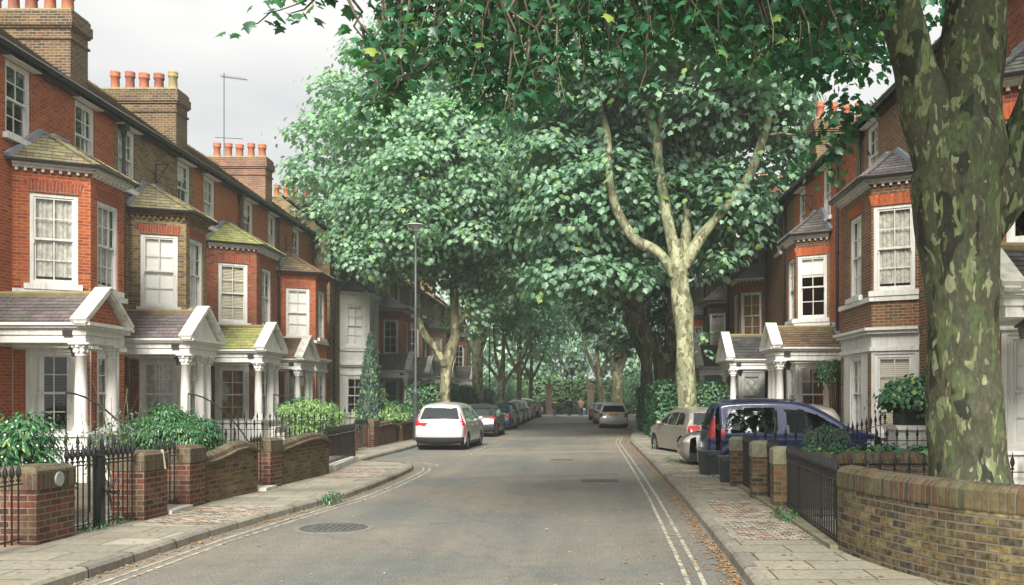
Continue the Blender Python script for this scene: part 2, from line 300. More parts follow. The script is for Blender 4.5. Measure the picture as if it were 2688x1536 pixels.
streak = rmp(nz_(.8, 5, .6, mpp.outputs[0]), .35, .68, (.84, .85, .86), (1.1, 1.08, 1.05))
crack = rmp(nz_(1.1, 9, .75), .3, .36, (.72, .72, .72), (1, 1, 1))
vo = N(nt, 'ShaderNodeTexVoronoi', feature='DISTANCE_TO_EDGE'); vo.inputs['Scale'].default_value = .28; wv = N(nt, 'ShaderNodeTexNoise'); wv.inputs['Scale'].default_value = 1.8; wv.inputs['Detail'].default_value = 6; L(tc.outputs['Object'], wv.inputs[0])
wa = N(nt, 'ShaderNodeVectorMath', operation='MULTIPLY_ADD'); wa.inputs[1].default_value = (1.1, 1.1, 0); L(wv.outputs['Color'], wa.inputs[0]); L(tc.outputs['Object'], wa.inputs[2]); L(wa.outputs[0], vo.inputs[0])
lines = rmp(vo.outputs[0], .003, .008, (.84, .84, .84), (1, 1, 1))
blot = rmp(nz_(.9, 4, .5), .28, .36, (.86, .86, .87), (1, 1, 1))
cur = base
for x in (fine, mid, streak, crack, lines, blot):
    mm = N(nt, 'ShaderNodeMix', data_type='RGBA', blend_type='MULTIPLY'); mm.inputs[0].default_value = 1; L(cur, mm.inputs[6]); L(x, mm.inputs[7]); cur = mm.outputs[2]
L(cur, b.inputs['Base Color']); b.inputs['Roughness'].default_value = .72; b.inputs['Specular IOR Level'].default_value = .35
bp = N(nt, 'ShaderNodeBump'); bp.inputs['Strength'].default_value = .55; bp.inputs['Distance'].default_value = .006; L(nz_(90, 3, .7), bp.inputs['Height']); L(bp.outputs[0], b.inputs['Normal'])
PAINT = mat('road_paint', (.44, .41, .32), .7, c2=(.17, .16, .14), nscale=7, nlo=.38, nhi=.58, bump=.3)
def struct(ob): ob['kind'] = 'structure'; return ob
gm = MB(); gm.face([(-400, -40, -.05), (400, -40, -.05), (400, 900, -.05), (-400, 900, -.05)]); struct(gm.build('ground', LAWN))
gm = MB(); gm.face([(-9, -6, 0), (6, -6, 0), (6, 92, 0), (-9, 92, 0)]); struct(gm.build('road', ASPH))
gm = MB(); gm.face([(-9, 92, .004), (9, 92, .004), (9, 112, .004), (-9, 112, .004)]); struct(gm.build('forecourt', mat('forecourt_tar', (.34, .3, .26), .85, noise=.2, nscale=1.5)))
KL = [(-5.6, -4), (-5.25, 4), (-5.1, 8), (-5.02, 10), (-4.93, 12), (-4.72, 14), (-4.5, 15.6), (-4.3, 17), (-4.22, 19), (-4.2, 21.5), (-4.25, 23.4), (-4.42, 24.4), (-4.8, 25), (-5.5, 25.35), (-6.2, 25.9), (-6.3, 28), (-6.15, 32), (-6.1, 40), (-6.05, 60), (-6.0, 92)]
KR = [(1.35, -4), (1.5, 4), (1.6, 8), (1.68, 10), (1.75, 13), (1.84, 17), (1.9, 22), (1.97, 30), (2.02, 38), (2.4, 44), (2.7, 48), (2.75, 60), (2.7, 92)]
def resample(pts, step):
    out = []
    for (a, b) in zip(pts[:-1], pts[1:]):
        a = Vector((*a, 0)); b = Vector((*b, 0)); n = max(1, int((b - a).length / step))
        out += [a + (b - a) * i / n for i in range(n)]
    out.append(Vector((*pts[-1], 0))); return out
def strip(mb, pts, x_far, z, wall_side):
    # horizontal sheet from the kerb line out to a constant-x line
    for a, b in zip(pts[:-1], pts[1:]):
        mb.face([(a.x, a.y, z), (b.x, b.y, z), (x_far, b.y, z), (x_far, a.y, z)])
def kerb(name, pts, side):
    P = resample(pts, .45); mb = MB(); s = 0
    def off(i, d):
        a = P[max(i - 1, 0)]; c = P[min(i + 1, len(P) - 1)]; t = (c - a).normalized(); n = Vector((-t.y, t.x, 0)) * (1 if side < 0 else -1)
        return P[i] + n * d
    h = .115
    for i in range(len(P) - 1):
        ln = (P[i + 1] - P[i]).length
        j0, j1 = [(math.sin(k * 1.7) * .004) for k in (i, i + 1)]
        prof = [(0 , -.02), (.012, h - .03), (.045, h), (.16, h + .004)]
        for (d0, z0), (d1, z1) in zip(prof[:-1], prof[1:]):
            a, b_, c, d = off(i, d0 + j0), off(i + 1, d0 + j1), off(i + 1, d1 + j1), off(i, d1 + j0)
            mb.face([(a.x, a.y, z0), (b_.x, b_.y, z0), (c.x, c.y, z1), (d.x, d.y, z1)], uv=[(s, .2 + z0), (s + ln, .2 + z0), (s + ln, .2 + z1 + d1), (s, .2 + z1 + d1)])
        s += ln
    return struct(mb.build(name, KERBM)), [off(i, .155) for i in range(len(P))]
kl, PL = kerb('kerb_left', KL, -1); kr, PR = kerb('kerb_right', KR, 1)
mb = MB(); strip(mb, PL, -7.6, .112, -1); struct(mb.build('pavement_left', PAVE))
mb = MB(); strip(mb, PR, 4.2, .112, 1); struct(mb.build('pavement_right', PAVE))
mb = MB(); mb.face([(-16, -6, .09), (-6.6, -6, .09), (-6.6, 92, .09), (-16, 92, .09)]); struct(mb.build('garden_ground_left', EARTH))
mb = MB(); mb.face([(3.3, -6, .09), (10, -6, .09), (10, 17.5, .09), (3.3, 17.5, .09)]); mb.face([(4.2, 17.5, .105), (10, 17.5, .105), (10, 92, .105), (4.2, 92, .105)]); struct(mb.build('garden_ground_right', mat('garden_gravel', (.22, .2, .16), .9, noise=.35, nscale=20)))
def patch(pts):
    mb = MB(); mb.face([(x, y, .117) for x, y in pts], uv=[(x, y) for x, y in pts]); return struct(mb.build('cobbled_patch', SETTS))
patch([(-6.12, 12.9), (-5.05, 12.6), (-4.78, 14.6), (-6.1, 15.0)])
patch([(-5.75, 20.3), (-4.42, 20.0), (-4.42, 22.8), (-5.75, 23.2)])
patch([(1.98, 11.3), (3.1, 11.3), (3.15, 13.0), (2.04, 13.0)])
patch([(2.06, 13.35), (3.08, 13.35), (3.05, 15.6), (2.1, 15.6)])
patch([(2.12, 17.3), (3.4, 17.3), (3.4, 18.5), (2.14, 18.5)])
# painted lines
def line(name, pts, w, z=.005, dash=None):
    P = resample(pts, .3); mb = MB(); s = 0
    for a, b in zip(P[:-1], P[1:]):
        t = (b - a).normalized(); n = Vector((-t.y, t.x, 0)) * w / 2; ln = (b - a).length
        if dash is None or (s % sum(dash)) < dash[0]:
            mb.face([(a - n) + Z * z, (b - n) + Z * z, (b + n) + Z * z, (a + n) + Z * z])
        s += ln
    return mb
def offset_line(pts, d):
    P = [Vector((*p, 0)) for p in pts]; out = []
    for i in range(len(P)):
        t = (P[min(i + 1, len(P) - 1)] - P[max(i - 1, 0)]).normalized(); n = Vector((-t.y, t.x, 0)); q = P[i] + n * d; out.append((q.x, q.y))
    return out
mb = MB()
for d in (-.26, -.42):
    q = line('', offset_line([p for p in KL if p[1] < 24.6], d), .05); k = len(mb.v); mb.v += q.v; mb.f += [tuple(k + i for i in f) for f in q.f]
for d in (.42, .58):
    q = line('', offset_line([p for p in KR if p[1] < 45], d), .05); k = len(mb.v); mb.v += q.v; mb.f += [tuple(k + i for i in f) for f in q.f]
for pts, ds in (([(-4.1, 24.9), (-4.05, 25.3), (-4.6, 26.2), (-5.9, 26.6)], None), ([(-3.95, 24.9), (-3.9, 25.4), (-4.5, 26.4), (-5.9, 26.8)], None),
                ([(-6.05, 27.4), (-5.4, 28.2), (-5.3, 28.9)], None), ([(-5.35, 28.9), (-3.85, 29.2), (-3.6, 30)], (.9, .35)), ([(-3.6, 30), (-3.75, 60), (-3.8, 90)], (.6, .5))):
    q = line('', pts, .07, dash=ds); k = len(mb.v); mb.v += q.v; mb.f += [tuple(k + i for i in f) for f in q.f]
struct(mb.build('road_markings', PAINT))
# old trench repairs in the tarmac
PATCHM = mat('tar_patch', (.165, .168, .16), .8, c2=(.11, .115, .112), nscale=30, bump=.5, bscale=90); PATCH2 = mat('tar_patch_pale', (.235, .215, .19), .85, c2=(.17, .16, .14), nscale=34, bump=.5, bscale=90)
def road_patch(pts, m):
    r_ = random.Random(len(pts) + int(pts[0][1] * 10)); q = []
    for (a, b) in zip(pts, pts[1:] + pts[:1]):
        for k in range(12): t = k / 12; q.append((a[0] + (b[0] - a[0]) * t + r_.uniform(-.012, .012), a[1] + (b[1] - a[1]) * t + r_.uniform(-.012, .012), .0035))
    mb = MB(); mb.face(q); struct(mb.build('road_patch', m))
road_patch([(-4.0, 20.6), (.9, 22.2), (.9, 22.75), (-4.0, 21.2)], PATCHM)
road_patch([(-3.4, 30), (1.2, 31.5), (1.2, 32.6), (-3.4, 31.0)], PATCH2); road_patch([(-3.35, 46), (1.9, 46), (1.9, 47.6), (-3.35, 47.6)], PATCHM)
# iron covers set in the road
MHR = mat('cast_iron', (.1, .1, .095), .6, noise=.4, nscale=12, bump=.5)
MHC = mat('concrete_collar', (.2, .195, .17), .9, noise=.3, nscale=6)
mh = thing('manhole_cover', 'round iron manhole cover with chequered plate in the near road', 'manhole cover', (-3.5, 13.1, .004))
mb = MB().lathe((-3.5, 13.1, 0), [(.56, .001), (.56, .006), (.44, .008)], 40); mb.build('collar', MHC, mh)
mb = MB().lathe((-3.5, 13.1, 0), [(.47, .006), (.47, .016), (.42, .016), (.42, .009), (.38, .009)], 40)
for i in range(-4, 5):
    for j in range(-4, 5):
        x, y = i * .085, j * .085
        if x * x + y * y < .33 ** 2: mb.w(-3.5 + x - .028, -3.5 + x + .028, 13.1 + y - .028, 13.1 + y + .028, .008, .02)
mb.build('plate', MHR, mh)
for (x, y, sx, sy, l) in ((.42, 20.6, .42, .3, 'oblong iron drain cover in the road near the double lines'), (-.55, 27.5, .35, .16, 'narrow iron utility cover in the middle of the road')):
    mb = MB().w(x - sx, x + sx, y - sy, y + sy, .004, .009)
    for k in range(-3, 4): mb.w(x + k * sx / 4 - .03, x + k * sx / 4 + .03, y - sy * .8, y + sy * .8, .009, .015)
    tag(mb.build('drain_cover', MHR), l, 'drain cover')
# ---------------------------------------------------------------- terraced houses
PROTO = {}
def wall_quads(mb, fr, L_, v0, v1, ops, depth=.14, flip=False, u_start=0.0):
    us = sorted(set([u_start, L_] + [o[0] for o in ops] + [o[1] for o in ops])); vs_ = sorted(set([v0, v1] + [o[2] for o in ops] + [o[3] for o in ops]))
    us = [u for u in us if u_start - 1e-6 <= u <= L_ + 1e-6]; vs_ = [v for v in vs_ if v0 - 1e-6 <= v <= v1 + 1e-6]
    def q(pts): mb.face(pts[::-1] if flip else pts)
    for a, b in zip(us[:-1], us[1:]):
        for c, d in zip(vs_[:-1], vs_[1:]):
            mu, mv = (a + b) / 2, (c + d) / 2
            if any(o[0] < mu < o[1] and o[2] < mv < o[3] for o in ops): continue
            q([fr.p(a, 0, c), fr.p(b, 0, c), fr.p(b, 0, d), fr.p(a, 0, d)])
    for (a, b, c, d) in ops:
        for (p, r) in (((a, c), (a, d)), ((a, d), (b, d)), ((b, d), (b, c)), ((b, c), (a, c))):
            q([fr.p(p[0], 0, p[1]), fr.p(r[0], 0, r[1]), fr.p(r[0], -depth, r[1]), fr.p(p[0], -depth, p[1])])
def slope(mb, e0, e1, t0, t1, n, lift=.022, us=0):
    """roof slope laid in overlapping courses; e = eave ends, t = top ends"""
    e0, e1, t0, t1 = map(Vector, (e0, e1, t0, t1)); nrm = (e1 - e0).cross((t0 + t1) / 2 - (e0 + e1) / 2).normalized()
    if nrm.z < 0: nrm = -nrm
    ud = (e1 - e0).normalized(); pu = lambda p: (p - e0).dot(ud) + us
    for i in range(n):
        a, b = i / n, (i + 1.25) / n if i < n - 1 else 1
        p0, p1, p2, p3 = e0.lerp(t0, a), e1.lerp(t1, a), e1.lerp(t1, b), e0.lerp(t0, b)
        j = math.sin(i * 12.9) * .004
        q0, q1 = p0 + nrm * (lift + j), p1 + nrm * (lift - j)
        mb.face([q0, q1, p2 + nrm * .002, p3 + nrm * .002], uv=[(pu(p0), i * .16 + .001), (pu(p1), i * .16 + .001), (pu(p2), i * .16 + .158), (pu(p3), i * .16 + .158)])
        mb.face([p0 - nrm * .005, p1 - nrm * .005, q1, q0], uv=[(pu(p0), i * .16 + .01), (pu(p1), i * .16 + .01), (pu(p1), i * .16 + .03), (pu(p0), i * .16 + .03)])
def window(parent, fr, u0, u1, v0, v1, cols=2, ru=2, rd=2, fill='blind', rec=.11, jamb=.085, sill=True, lattice=False, mid=.5, glass=True):
    s = MB(); W = u1 - u0; H = v1 - v0; g = .001
    for (a, b, c, d, e, f) in ((g, jamb, g, H - g, -rec, -rec + .08), (W - jamb, W - g, g, H - g, -rec, -rec + .08), (jamb, W - jamb, H - .08, H - g, -rec, -rec + .078), (jamb, W - jamb, g, .07, -rec, -rec + .09)):
        s.box(fr, u0 + a, u0 + b, e, f, v0 + c, v0 + d)
    iu0, iu1, iv0, iv1 = u0 + jamb, u1 - jamb, v0 + .07, v1 - .08
    vm = iv0 + (iv1 - iv0) * mid; st = .042; bw = .024
    for (a, b, dd, r) in ((vm - .02, iv1, -rec + .015, ru), (iv0, vm + .02, -rec - .025, rd)):
        s.box(fr, iu0, iu0 + st, dd, dd + .04, a, b); s.box(fr, iu1 - st, iu1, dd, dd + .04, a, b)
        s.box(fr, iu0 + st, iu1 - st, dd + .002, dd + .038, b - .045, b - .001); s.box(fr, iu0 + st, iu1 - st, dd + .002, dd + .038, a + .001, a + .05)
        if lattice:
            n = 3
            for k in range(-n, n + 1):
                for sg in (1, -1):
                    # diagonal glazing bars clipped to the sash
                    pts = []
                    Wd, Hd = iu1 - iu0, b - a
                    for tt in np.linspace(0, 1, 25):
                        u = tt * Wd; v = (u / Wd + k / 2) * Hd * .98 if sg > 0 else ((1 - u / Wd) + k / 2) * Hd * .98
                        if 0 < v < Hd: pts.append((u, v))
                    if len(pts) > 1: s.bar(fr.p(iu0 + pts[0][0], dd + .02, a + pts[0][1]), fr.p(iu0 + pts[-1][0], dd + .02, a + pts[-1][1]), .02, .02, up=fr.n)
            continue
        for k in range(1, cols):
            u = iu0 + (iu1 - iu0) * k / cols; s.box(fr, u - bw / 2, u + bw / 2, dd + .006, dd + .034, a + .05, b - .045)
        for k in range(1, r):
            v = a + (b - a) * k / r; s.box(fr, iu0 + st, iu1 - st, dd + .008, dd + .032, v - bw / 2, v + bw / 2)
    for uu in (iu0 - .012, iu1 - .018): s.box(fr, uu, uu + .03, -rec + .03, -rec + .082, vm - .1, vm + .01)   # sash horns
    wo_ = s.build('window', WHITE, parent)
    if glass:
        m = MB(); m.face([fr.p(iu0, -rec + .03, vm), fr.p(iu1, -rec + .03, vm), fr.p(iu1, -rec + .03, iv1), fr.p(iu0, -rec + .03, iv1)])
        m.face([fr.p(iu0, -rec - .008, iv0), fr.p(iu1, -rec - .008, iv0), fr.p(iu1, -rec - .008, vm), fr.p(iu0, -rec - .008, vm)])
        m.build('window_pane', GLASS, wo_)
    d = -rec - .05
    def sheet(mb, a, b, c, e, waves=0, dep=d):
        n = max(1, int((b - a) / .03)) if waves else 1
        for k in range(n):
            x0, x1 = a + (b - a) * k / n, a + (b - a) * (k + 1) / n
            w0, w1 = [.02 * math.sin(x * waves) for x in (x0, x1)]
            mb.face([fr.p(x0, dep + w0, c), fr.p(x1, dep + w1, c), fr.p(x1, dep + w1, e), fr.p(x0, dep + w0, e)])
    if fill == 'blind': m = MB(); sheet(m, iu0, iu1, iv0, iv1); m.build('blind', BLIND, wo_)
    elif fill == 'blinds':
        m = MB()
        for k in range(int((iv1 - iv0) / .05)):
            z_ = iv0 + k * .05; m.face([fr.p(iu0, d + .02, z_), fr.p(iu1, d + .02, z_), fr.p(iu1, d - .01, z_ + .045), fr.p(iu0, d - .01, z_ + .045)])
        m.build('blind', mat('slatted_blind', (.66, .6, .46), .6), wo_)
    elif fill == 'wood': m = MB(); sheet(m, iu0, iu1, iv0, iv1, 40); m.build('blind', WOODB, wo_)
    elif fill == 'net': m = MB(); sheet(m, iu0, iu1, iv0 + .12, iv1, 60); m.build('curtain', CURT, wo_)
    elif fill == 'half':
        m = MB(); sheet(m, iu0, iu1, vm + (iv1 - vm) * .35, iv1); m.build('blind', BLIND, wo_)
    elif fill == 'side':
        m = MB(); sheet(m, iu0, iu0 + (iu1 - iu0) * .24, iv0, iv1, 50); m.build('curtain', BLIND, wo_); m = MB(); sheet(m, iu1 - (iu1 - iu0) * .16, iu1, iv0, iv1, 50); m.build('curtain', BLIND, wo_)
    if sill:
        m = MB().box(fr, u0 - .1, u1 + .1, -.06, .1, v0 - .13, v0 - .002); m.build('window_sill', WHITE, wo_)
    return wo_
def arch(mb, fr, u0, u1, v, h=.26, d=.012):
    """flat arch of rubbed bricks fanned over an opening"""
    uc = (u0 + u1) / 2; W = (u1 - u0) / 2 + .04; k = .16
    P = [(uc - W, v), (uc + W, v), (uc + W + k * h * 1.6, v + h), (uc - W - k * h * 1.6, v + h)]
    mb.prism([fr.p(u, -.01, vv) for u, vv in P], fr.n * (d + .01))
def column_mesh(h, r, bands=False):
    key = (round(h, 2), r, bands)
    if key in PROTO: return PROTO[key]
    m = MB(); m.w(-r * 1.45, r * 1.45, -r * 1.45, r * 1.45, 0, .05)
    m.lathe((0, 0, 0), [(r * 1.35, .05), (r * 1.4, .08), (r * 1.15, .11), (r * 1.25, .14), (r * 1.02, .17), (r, .25), (r * .98, h * .45), (r * .84, h - .28), (r * .95, h - .275), (r * .95, h - .25), (r * .84, h - .24), (r * .9, h - .14), (r * 1.2, h - .06), (r * 1.25, h - .05)], 20)
    for k in range(8):
        a = k * math.pi / 4; c, s_ = math.cos(a), math.sin(a)
        m.sphere((r * 1.02 * c, r * 1.02 * s_, h - .17), (r * .3, r * .3, .05), 6, 4); m.sphere((r * 1.28 * c, r * 1.28 * s_, h - .085), (r * .3, r * .3, .035), 6, 4)
    m.w(-r * 1.45, r * 1.45, -r * 1.45, r * 1.45, h - .05, h)
    me = m.build('column', WHITE, None, smooth=False)
    n_ = me.data; n_.polygons.foreach_set('use_smooth', [True] * len(n_.polygons))
    bpy.data.objects.remove(me); PROTO[key] = n_; return n_
def put_mesh(name, me, parent, loc, rz=0):
    o = bpy.data.objects.new(name, me); COL.objects.link(o); o.parent = parent; o.location = Vector(loc) - world_loc(parent); o.rotation_euler = (0, 0, rz); return o
def pot_mesh(kind):
    key = ('pot', kind)
    if key in PROTO: return PROTO[key]
    m = MB(); h = (.62, .56, .7)[kind % 3]; r = (.145, .155, .13)[kind % 3]
    m.lathe((0, 0, 0), [(r * 1.1, 0), (r, .04), (r * .92, h - .2), (r * 1.12, h - .18), (r * 1.15, h - .12), (r * 1.0, h - .1), (r * 1.12, h - .06), (r * 1.12, h), (r * .9, h), (r * .85, h - .1)], 14)
    o = m.build('chimney_pot', (TERRA, mat('terracotta_dull', (.3, .1, .06), .8, c2=(.2, .07, .05), nscale=6), TERRAY)[kind // 3], None, smooth=True); me = o.data; bpy.data.objects.remove(o); PROTO[key] = me; return me
def chimney(parent, s, A, y, mat_, o0=.4, o1=2.8, z0=9.3, z1=12.0, th=.85, npots=5, kinds=(0, 3, 1, 4, 6)):
    X = lambda o: s * (A + o)
    xa, xb = sorted((X(o0), X(o1))); m = MB(); m.w(xa, xb, y, y + th, z0, z1 - .75)
    for (e, a, b) in ((.045, z1 - .75, z1 - .69), (.0, z1 - .69, z1 - .46), (.05, z1 - .46, z1 - .4), (.09, z1 - .4, z1 - .14), (.05, z1 - .14, z1)): m.w(xa - e, xb + e, y - e, y + th + e, a, b - .0015)
    c = m.build('chimney_stack', mat_, parent)
    m = MB().w(xa - .02, xb + .02, y - .02, y + th + .02, z1, z1 + .05); m.build('cement_cap', mat('mossy_cement', (.3, .29, .2), .9, c2=(.17, .19, .07), nscale=5), c)
    m = MB().w(xa - .1, xb + .12, y - .06, y + th + .06, z0 + .4, z0 + .62); m.build('lead_flashing', LEAD, c)
    for k in range(npots):
        x = xa + (xb - xa) * (k + .5) / npots; put_mesh('chimney_pot', pot_mesh(kinds[k % len(kinds)]), c, (x, y + th / 2 - .12 + .03 * (k % 2), z1 + .05), rz=k)
    return c
def pipe(parent, s, A, y, z1=9.55, z0=.1, o=.1, hopper=True):
    m = MB(); x = s * (A - o); m.tube([(x, y, z0), (x, y, z1 - .3)], .05, 8)
    z_ = z0 + 1
    while z_ < z1 - .8: m.lathe((x, y, z_), [(.05, 0), (.066, .01), (.066, .09), (.05, .1)], 10); z_ += 1.75
    if hopper: m.prism([(x - .12, y - .12, z1 - .02), (x + .12, y - .12, z1 - .02), (x + .12, y + .12, z1 - .02), (x - .12, y + .12, z1 - .02)], (0, 0, -.16)); m.lathe((x, y, z1 - .4), [(.05, 0), (.1, .22)], 10); m.tube([(x, y, z1 - .1), (s * (A - .24), y, z1 + .18)], .05, 8)
    m.build('drainpipe', BLACK, parent)
def house(side, A, y0, y1, label, wall=B_RED, bayw=B_RED, archm=B_ARCH, bay=None, d=1.4, eave=9.7, ridge=11.6, ridge_o=2.4, porch=None, tops=(), tw=.95,
          chim=None, chim_m=B_CHIM, pipes=(), roofm=SL_BRN, bayroof=SL_TAN, porchroof=SL_PUR, fills=('blind', 'blind', 'blind', 'blind'), lower='white', cornice='white', sidewall=False, detail=2, lattice=False, chim_k=(0, 3, 1, 4, 6), chz=12.0, ped='white', colpos=None, pier=B_MIX, back=7.0):
    s = side; H = thing('terraced_house', label, 'house', (s * A, (y0 + y1) / 2, 0), 'terraced houses along the ' + ('left' if s < 0 else 'right') + ' side of the street')
    flip = s > 0
    P = lambda o, y, z=0: Vector((s * (A - o), y, z))
    def fr_(a, b):                                   # frame from plan point a to b (a nearer)
        A_, B_ = P(*a), P(*b); t = (B_ - A_).normalized(); n = Vector((t.y, -t.x, 0)) * (1 if s < 0 else -1); return Fr(A_, t, n), (B_ - A_).length
    # facade
    f, Lf = fr_((0, y0), (0, y1)); ops = []
    zt0, zt1 = eave - 1.9, eave - .22
    for yc in tops: ops.append((yc - y0 - tw / 2, yc - y0 + tw / 2, zt0, zt1))
    if bay: ops.append((bay[0] - y0 + .25, bay[3] - y0 - .25, 1.0, 6.75))
    if porch: dy = (porch[0] + porch[1]) / 2; ops.append((dy - y0 - .5, dy - y0 + .5, 1.1, 3.3))
    m = MB(); wall_quads(m, f, Lf, 0, eave, ops, flip=flip)
    # party and back walls close the shell
    for (a, b) in (((0, y0 + .003), (-back, y0 + .003)), ((-back, y0), (-back, y1)), ((0, y1 - .003), (-back, y1 - .003))):
        m.face([P(*a), P(*b), P(*b) + Z * eave, P(*a) + Z * eave])
    m.face([P(0.0, y0, eave), P(-ridge_o, y0, ridge), P(-back, y0, eave)]); m.face([P(0.0, y1, eave), P(-ridge_o, y1, ridge), P(-back, y1, eave)])
    m.build('wall', wall, H)
    m = MB(); m.face([P(-.2, y0 + .02, eave - .3), P(-.2, y1 - .02, eave - .3), P(-back + .1, y1 - .02, eave - .3), P(-back + .1, y0 + .02, eave - .3)])
    m.face([P(-3.2, y0 + .02, .5), P(-3.2, y1 - .02, .5), P(-3.2, y1 - .02, eave - .3), P(-3.2, y0 + .02, eave - .3)]); m.face([P(.9, y0 + .02, 3.72), P(.9, y1 - .02, 3.72), P(-3, y1 - .02, 3.72), P(-3, y0 + .02, 3.72)]) if not bay else None
    m.build('room_backing', DARKROOM, H)  # dark backing sheets paint in the unlit rooms seen through the glass
    for i, yc in enumerate(tops):
        window(H, f, yc - y0 - tw / 2, yc - y0 + tw / 2, zt0, zt1, 2, 2, 2, fill=('net', 'half', 'blind', 'none', 'side')[(i + int(y0)) % 5], sill=True)
    # white boxed eaves above the windows, gutter, roof
    for yc in tops: MB().box(f, yc - y0 - tw / 2 - .12, yc - y0 + tw / 2 + .12, -.02, .2, zt1 + .002, eave - .03).build('window_head', WHITE, H)
    m = MB(); slope(m, P(.28, y0, eave - .02), P(.28, y1, eave - .02), P(-ridge_o, y0, ridge), P(-ridge_o, y1, ridge), 16, us=y0)
    m.face([P(-back - .3, y0, eave - .1), P(-back - .3, y1, eave - .1), P(-ridge_o, y1, ridge), P(-ridge_o, y0, ridge)])
    rf = m.build('roof', roofm, H)
    m = MB(); n_ = max(2, int((y1 - y0) / .4))
    for k in range(n_):
        a = y0 + (y1 - y0) * k / n_; b = y0 + (y1 - y0) * (k + 1) / n_ - .02
        m.tube([P(-ridge_o, a, ridge + .0), P(-ridge_o, b, ridge + .02)], .1, 8)
    m.build('ridge_tiles', mat('ridge_tile', (.25, .2, .1), .85, c2=(.17, .15, .06), nscale=5), rf)
    m = MB(); m.tube([P(.3, y0, eave - .06), P(.3, y1, eave - .06)], .075, 8); m.box(f, 0, Lf, .02, .2, eave - .2, eave - .05)
    k = y0 + .4
    while k < y1: m.tube([P(.3, k, eave - .06), P(.3, k + .06, eave - .06)], .088, 8); k += 1.8
    m.build('gutter', BLACK, H)
    if chim: chimney(H, s, A, chim, chim_m, kinds=chim_k, z1=chz)
    for py in pipes: pipe(H, s, A, py)
    if bay:
        yn, yc, yf, ye = bay; pts = [(0, yn), (d, yc), (d, yf), (0, ye)]; ws = []
        sides = list(zip(pts[:-1], pts[1:]))
        mu, ml = MB(), MB()
        wins = []
        for i, (a, b) in enumerate(sides):
            fr, Ls = fr_(a, b); far = i == 2
            ww = .98 if i == 0 else (min(1.0, Ls - .5) if i == 1 else 0)
            if i == 0: uc = Ls * .52
            else: uc = Ls * .5
            o = [] if far else [(uc - ww / 2, uc + ww / 2, 4.47, 6.56)]
            wall_quads(mu, fr, Ls, 3.55, 7.1, o, flip=flip)
            ol = [] if far else [(uc - ww / 2 + .02, uc + ww / 2 - .02, 1.0, 2.92)]
            wall_quads(ml, fr, Ls, 0, 3.55, ol, flip=flip)
            if not far:
                wins.append((fr, o[0], (2, 2, 2) if i == 0 else (3 if ww > .95 and s < 0 and yc < 30 else 2, 2, 2), fills[i], False)); wins.append((fr, ol[0], (2, 2, 2), fills[2 + i], lattice and i == 0))
                ma = MB(); arch(ma, fr, o[0][0], o[0][1], 6.565, .27); ma.build('brick_arch', archm, H)
                # brick piers of the ground floor
                for (a_, b_) in ((.02, .26), (Ls - .26, Ls - .02)):
                    if ol and (b_ < ol[0][0] - .02 or a_ > ol[0][1] + .02): MB().box(fr, a_, b_, -.03, .012, .95, 2.95).build('brick_pier', pier, H)
                if lower == 'brickhead': MB().box(fr, uc - .42, uc + .42, -.02, .018, 3.12, 3.36).build('brick_arch', archm, H)
        mu.build('bay_wall', bayw, H); ml.build('ground_floor_wall', STUCCO if lower != 'brick' else pier, H)
        for (fr, o, (c, a, b), fl, lat) in wins: window(H, fr, o[0], o[1], o[2], o[3], c, a, b, fill=fl, lattice=lat)
        # cornices: rings following the bay plan
        def ring(mb, e0, z0, z1, e1=0.0):
            for (a, b) in sides:
                fr, Ls = fr_(a, b); k = e0 * .55
                mb.box(fr, -k if a[0] else 0, Ls + (k if b[0] else 0), -.03, e0, z0, z1)
        mc = MB(); ring(mc, .10, 7.1, 7.16); ring(mc, .2, 7.161, 7.23) if True else None
        if cornice == 'white':
            for (a, b) in sides[:2]:
                fr, Ls = fr_(a, b); n = int(Ls / .17)
                for k in range(n): mc.box(fr, (k + .3) * Ls / n, (k + .3) * Ls / n + .06, 0, .08, 7.03, 7.099)
            mc.build('cornice', WHITE, H)
        else:
            for (a, b) in sides[:2]:
                fr, Ls = fr_(a, b); n = int(Ls / .14)
                for k in range(n): mc.box(fr, (k + .3) * Ls / n, (k + .3) * Ls / n + .07, 0, .07, 7.0, 7.099)
            mc.build('cornice', bayw, H)
        ms_ = MB(); ring(ms_, .07, 4.22, 4.34); ring(ms_, .12, 3.42, 3.5); ring(ms_, .2, 3.501, 3.57); ring(ms_, .05, 3.0, 3.1)
        ms_.build('string_course', WHITE, H)
        # hipped bay roof
        e = .27; y_m = (yn + ye) / 2; zr = 8.12; ze = 7.235
        q = [P(-.0, yn - e, ze), P(d + e, yc - e * .7, ze), P(d + e, yf + e * .7, ze), P(-.0, ye + e, ze)]; r1 = P(.18, y_m - .32, zr); r2 = P(.18, y_m + .32, zr); w1 = P(0, y_m - .5, zr)
        m = MB(); slope(m, q[0], q[1], w1, r1, 8); slope(m, q[1], q[2], r1, r2, 8); slope(m, q[2], q[3], r2, P(0, y_m + .5, zr), 8)
        br_ = m.build('bay_roof', bayroof, H)
        for (a, b) in ((q[1], r1), (q[2], r2)):
            m = MB()
            for k in range(7): m.bar(a.lerp(b, k / 7) + Z * .03, a.lerp(b, (k + 1.08) / 7) + Z * .045, .17, .035)
            m.build('hip_tiles', bayroof, br_)
        m = MB(); m.bar(P(.04, yn - e, ze + .05), P(.04, y_m - .5, zr + .06), .1, .14); m.bar(P(.0, y_m - .5, zr + .06), P(.0, y_m + .5, zr + .06), .1, .14); m.bar(r1 + Z * .04, r2 + Z * .04, .22, .06); m.bar(P(.04, ye + e, ze + .05), P(.04, y_m + .5, zr + .06), .1, .14); m.build('lead_flashing', LEAD, br_)
        m = MB()
        for (a, b) in ((q[0], q[1]), (q[1], q[2]), (q[2], q[3])): m.tube([a, b], .04, 6)
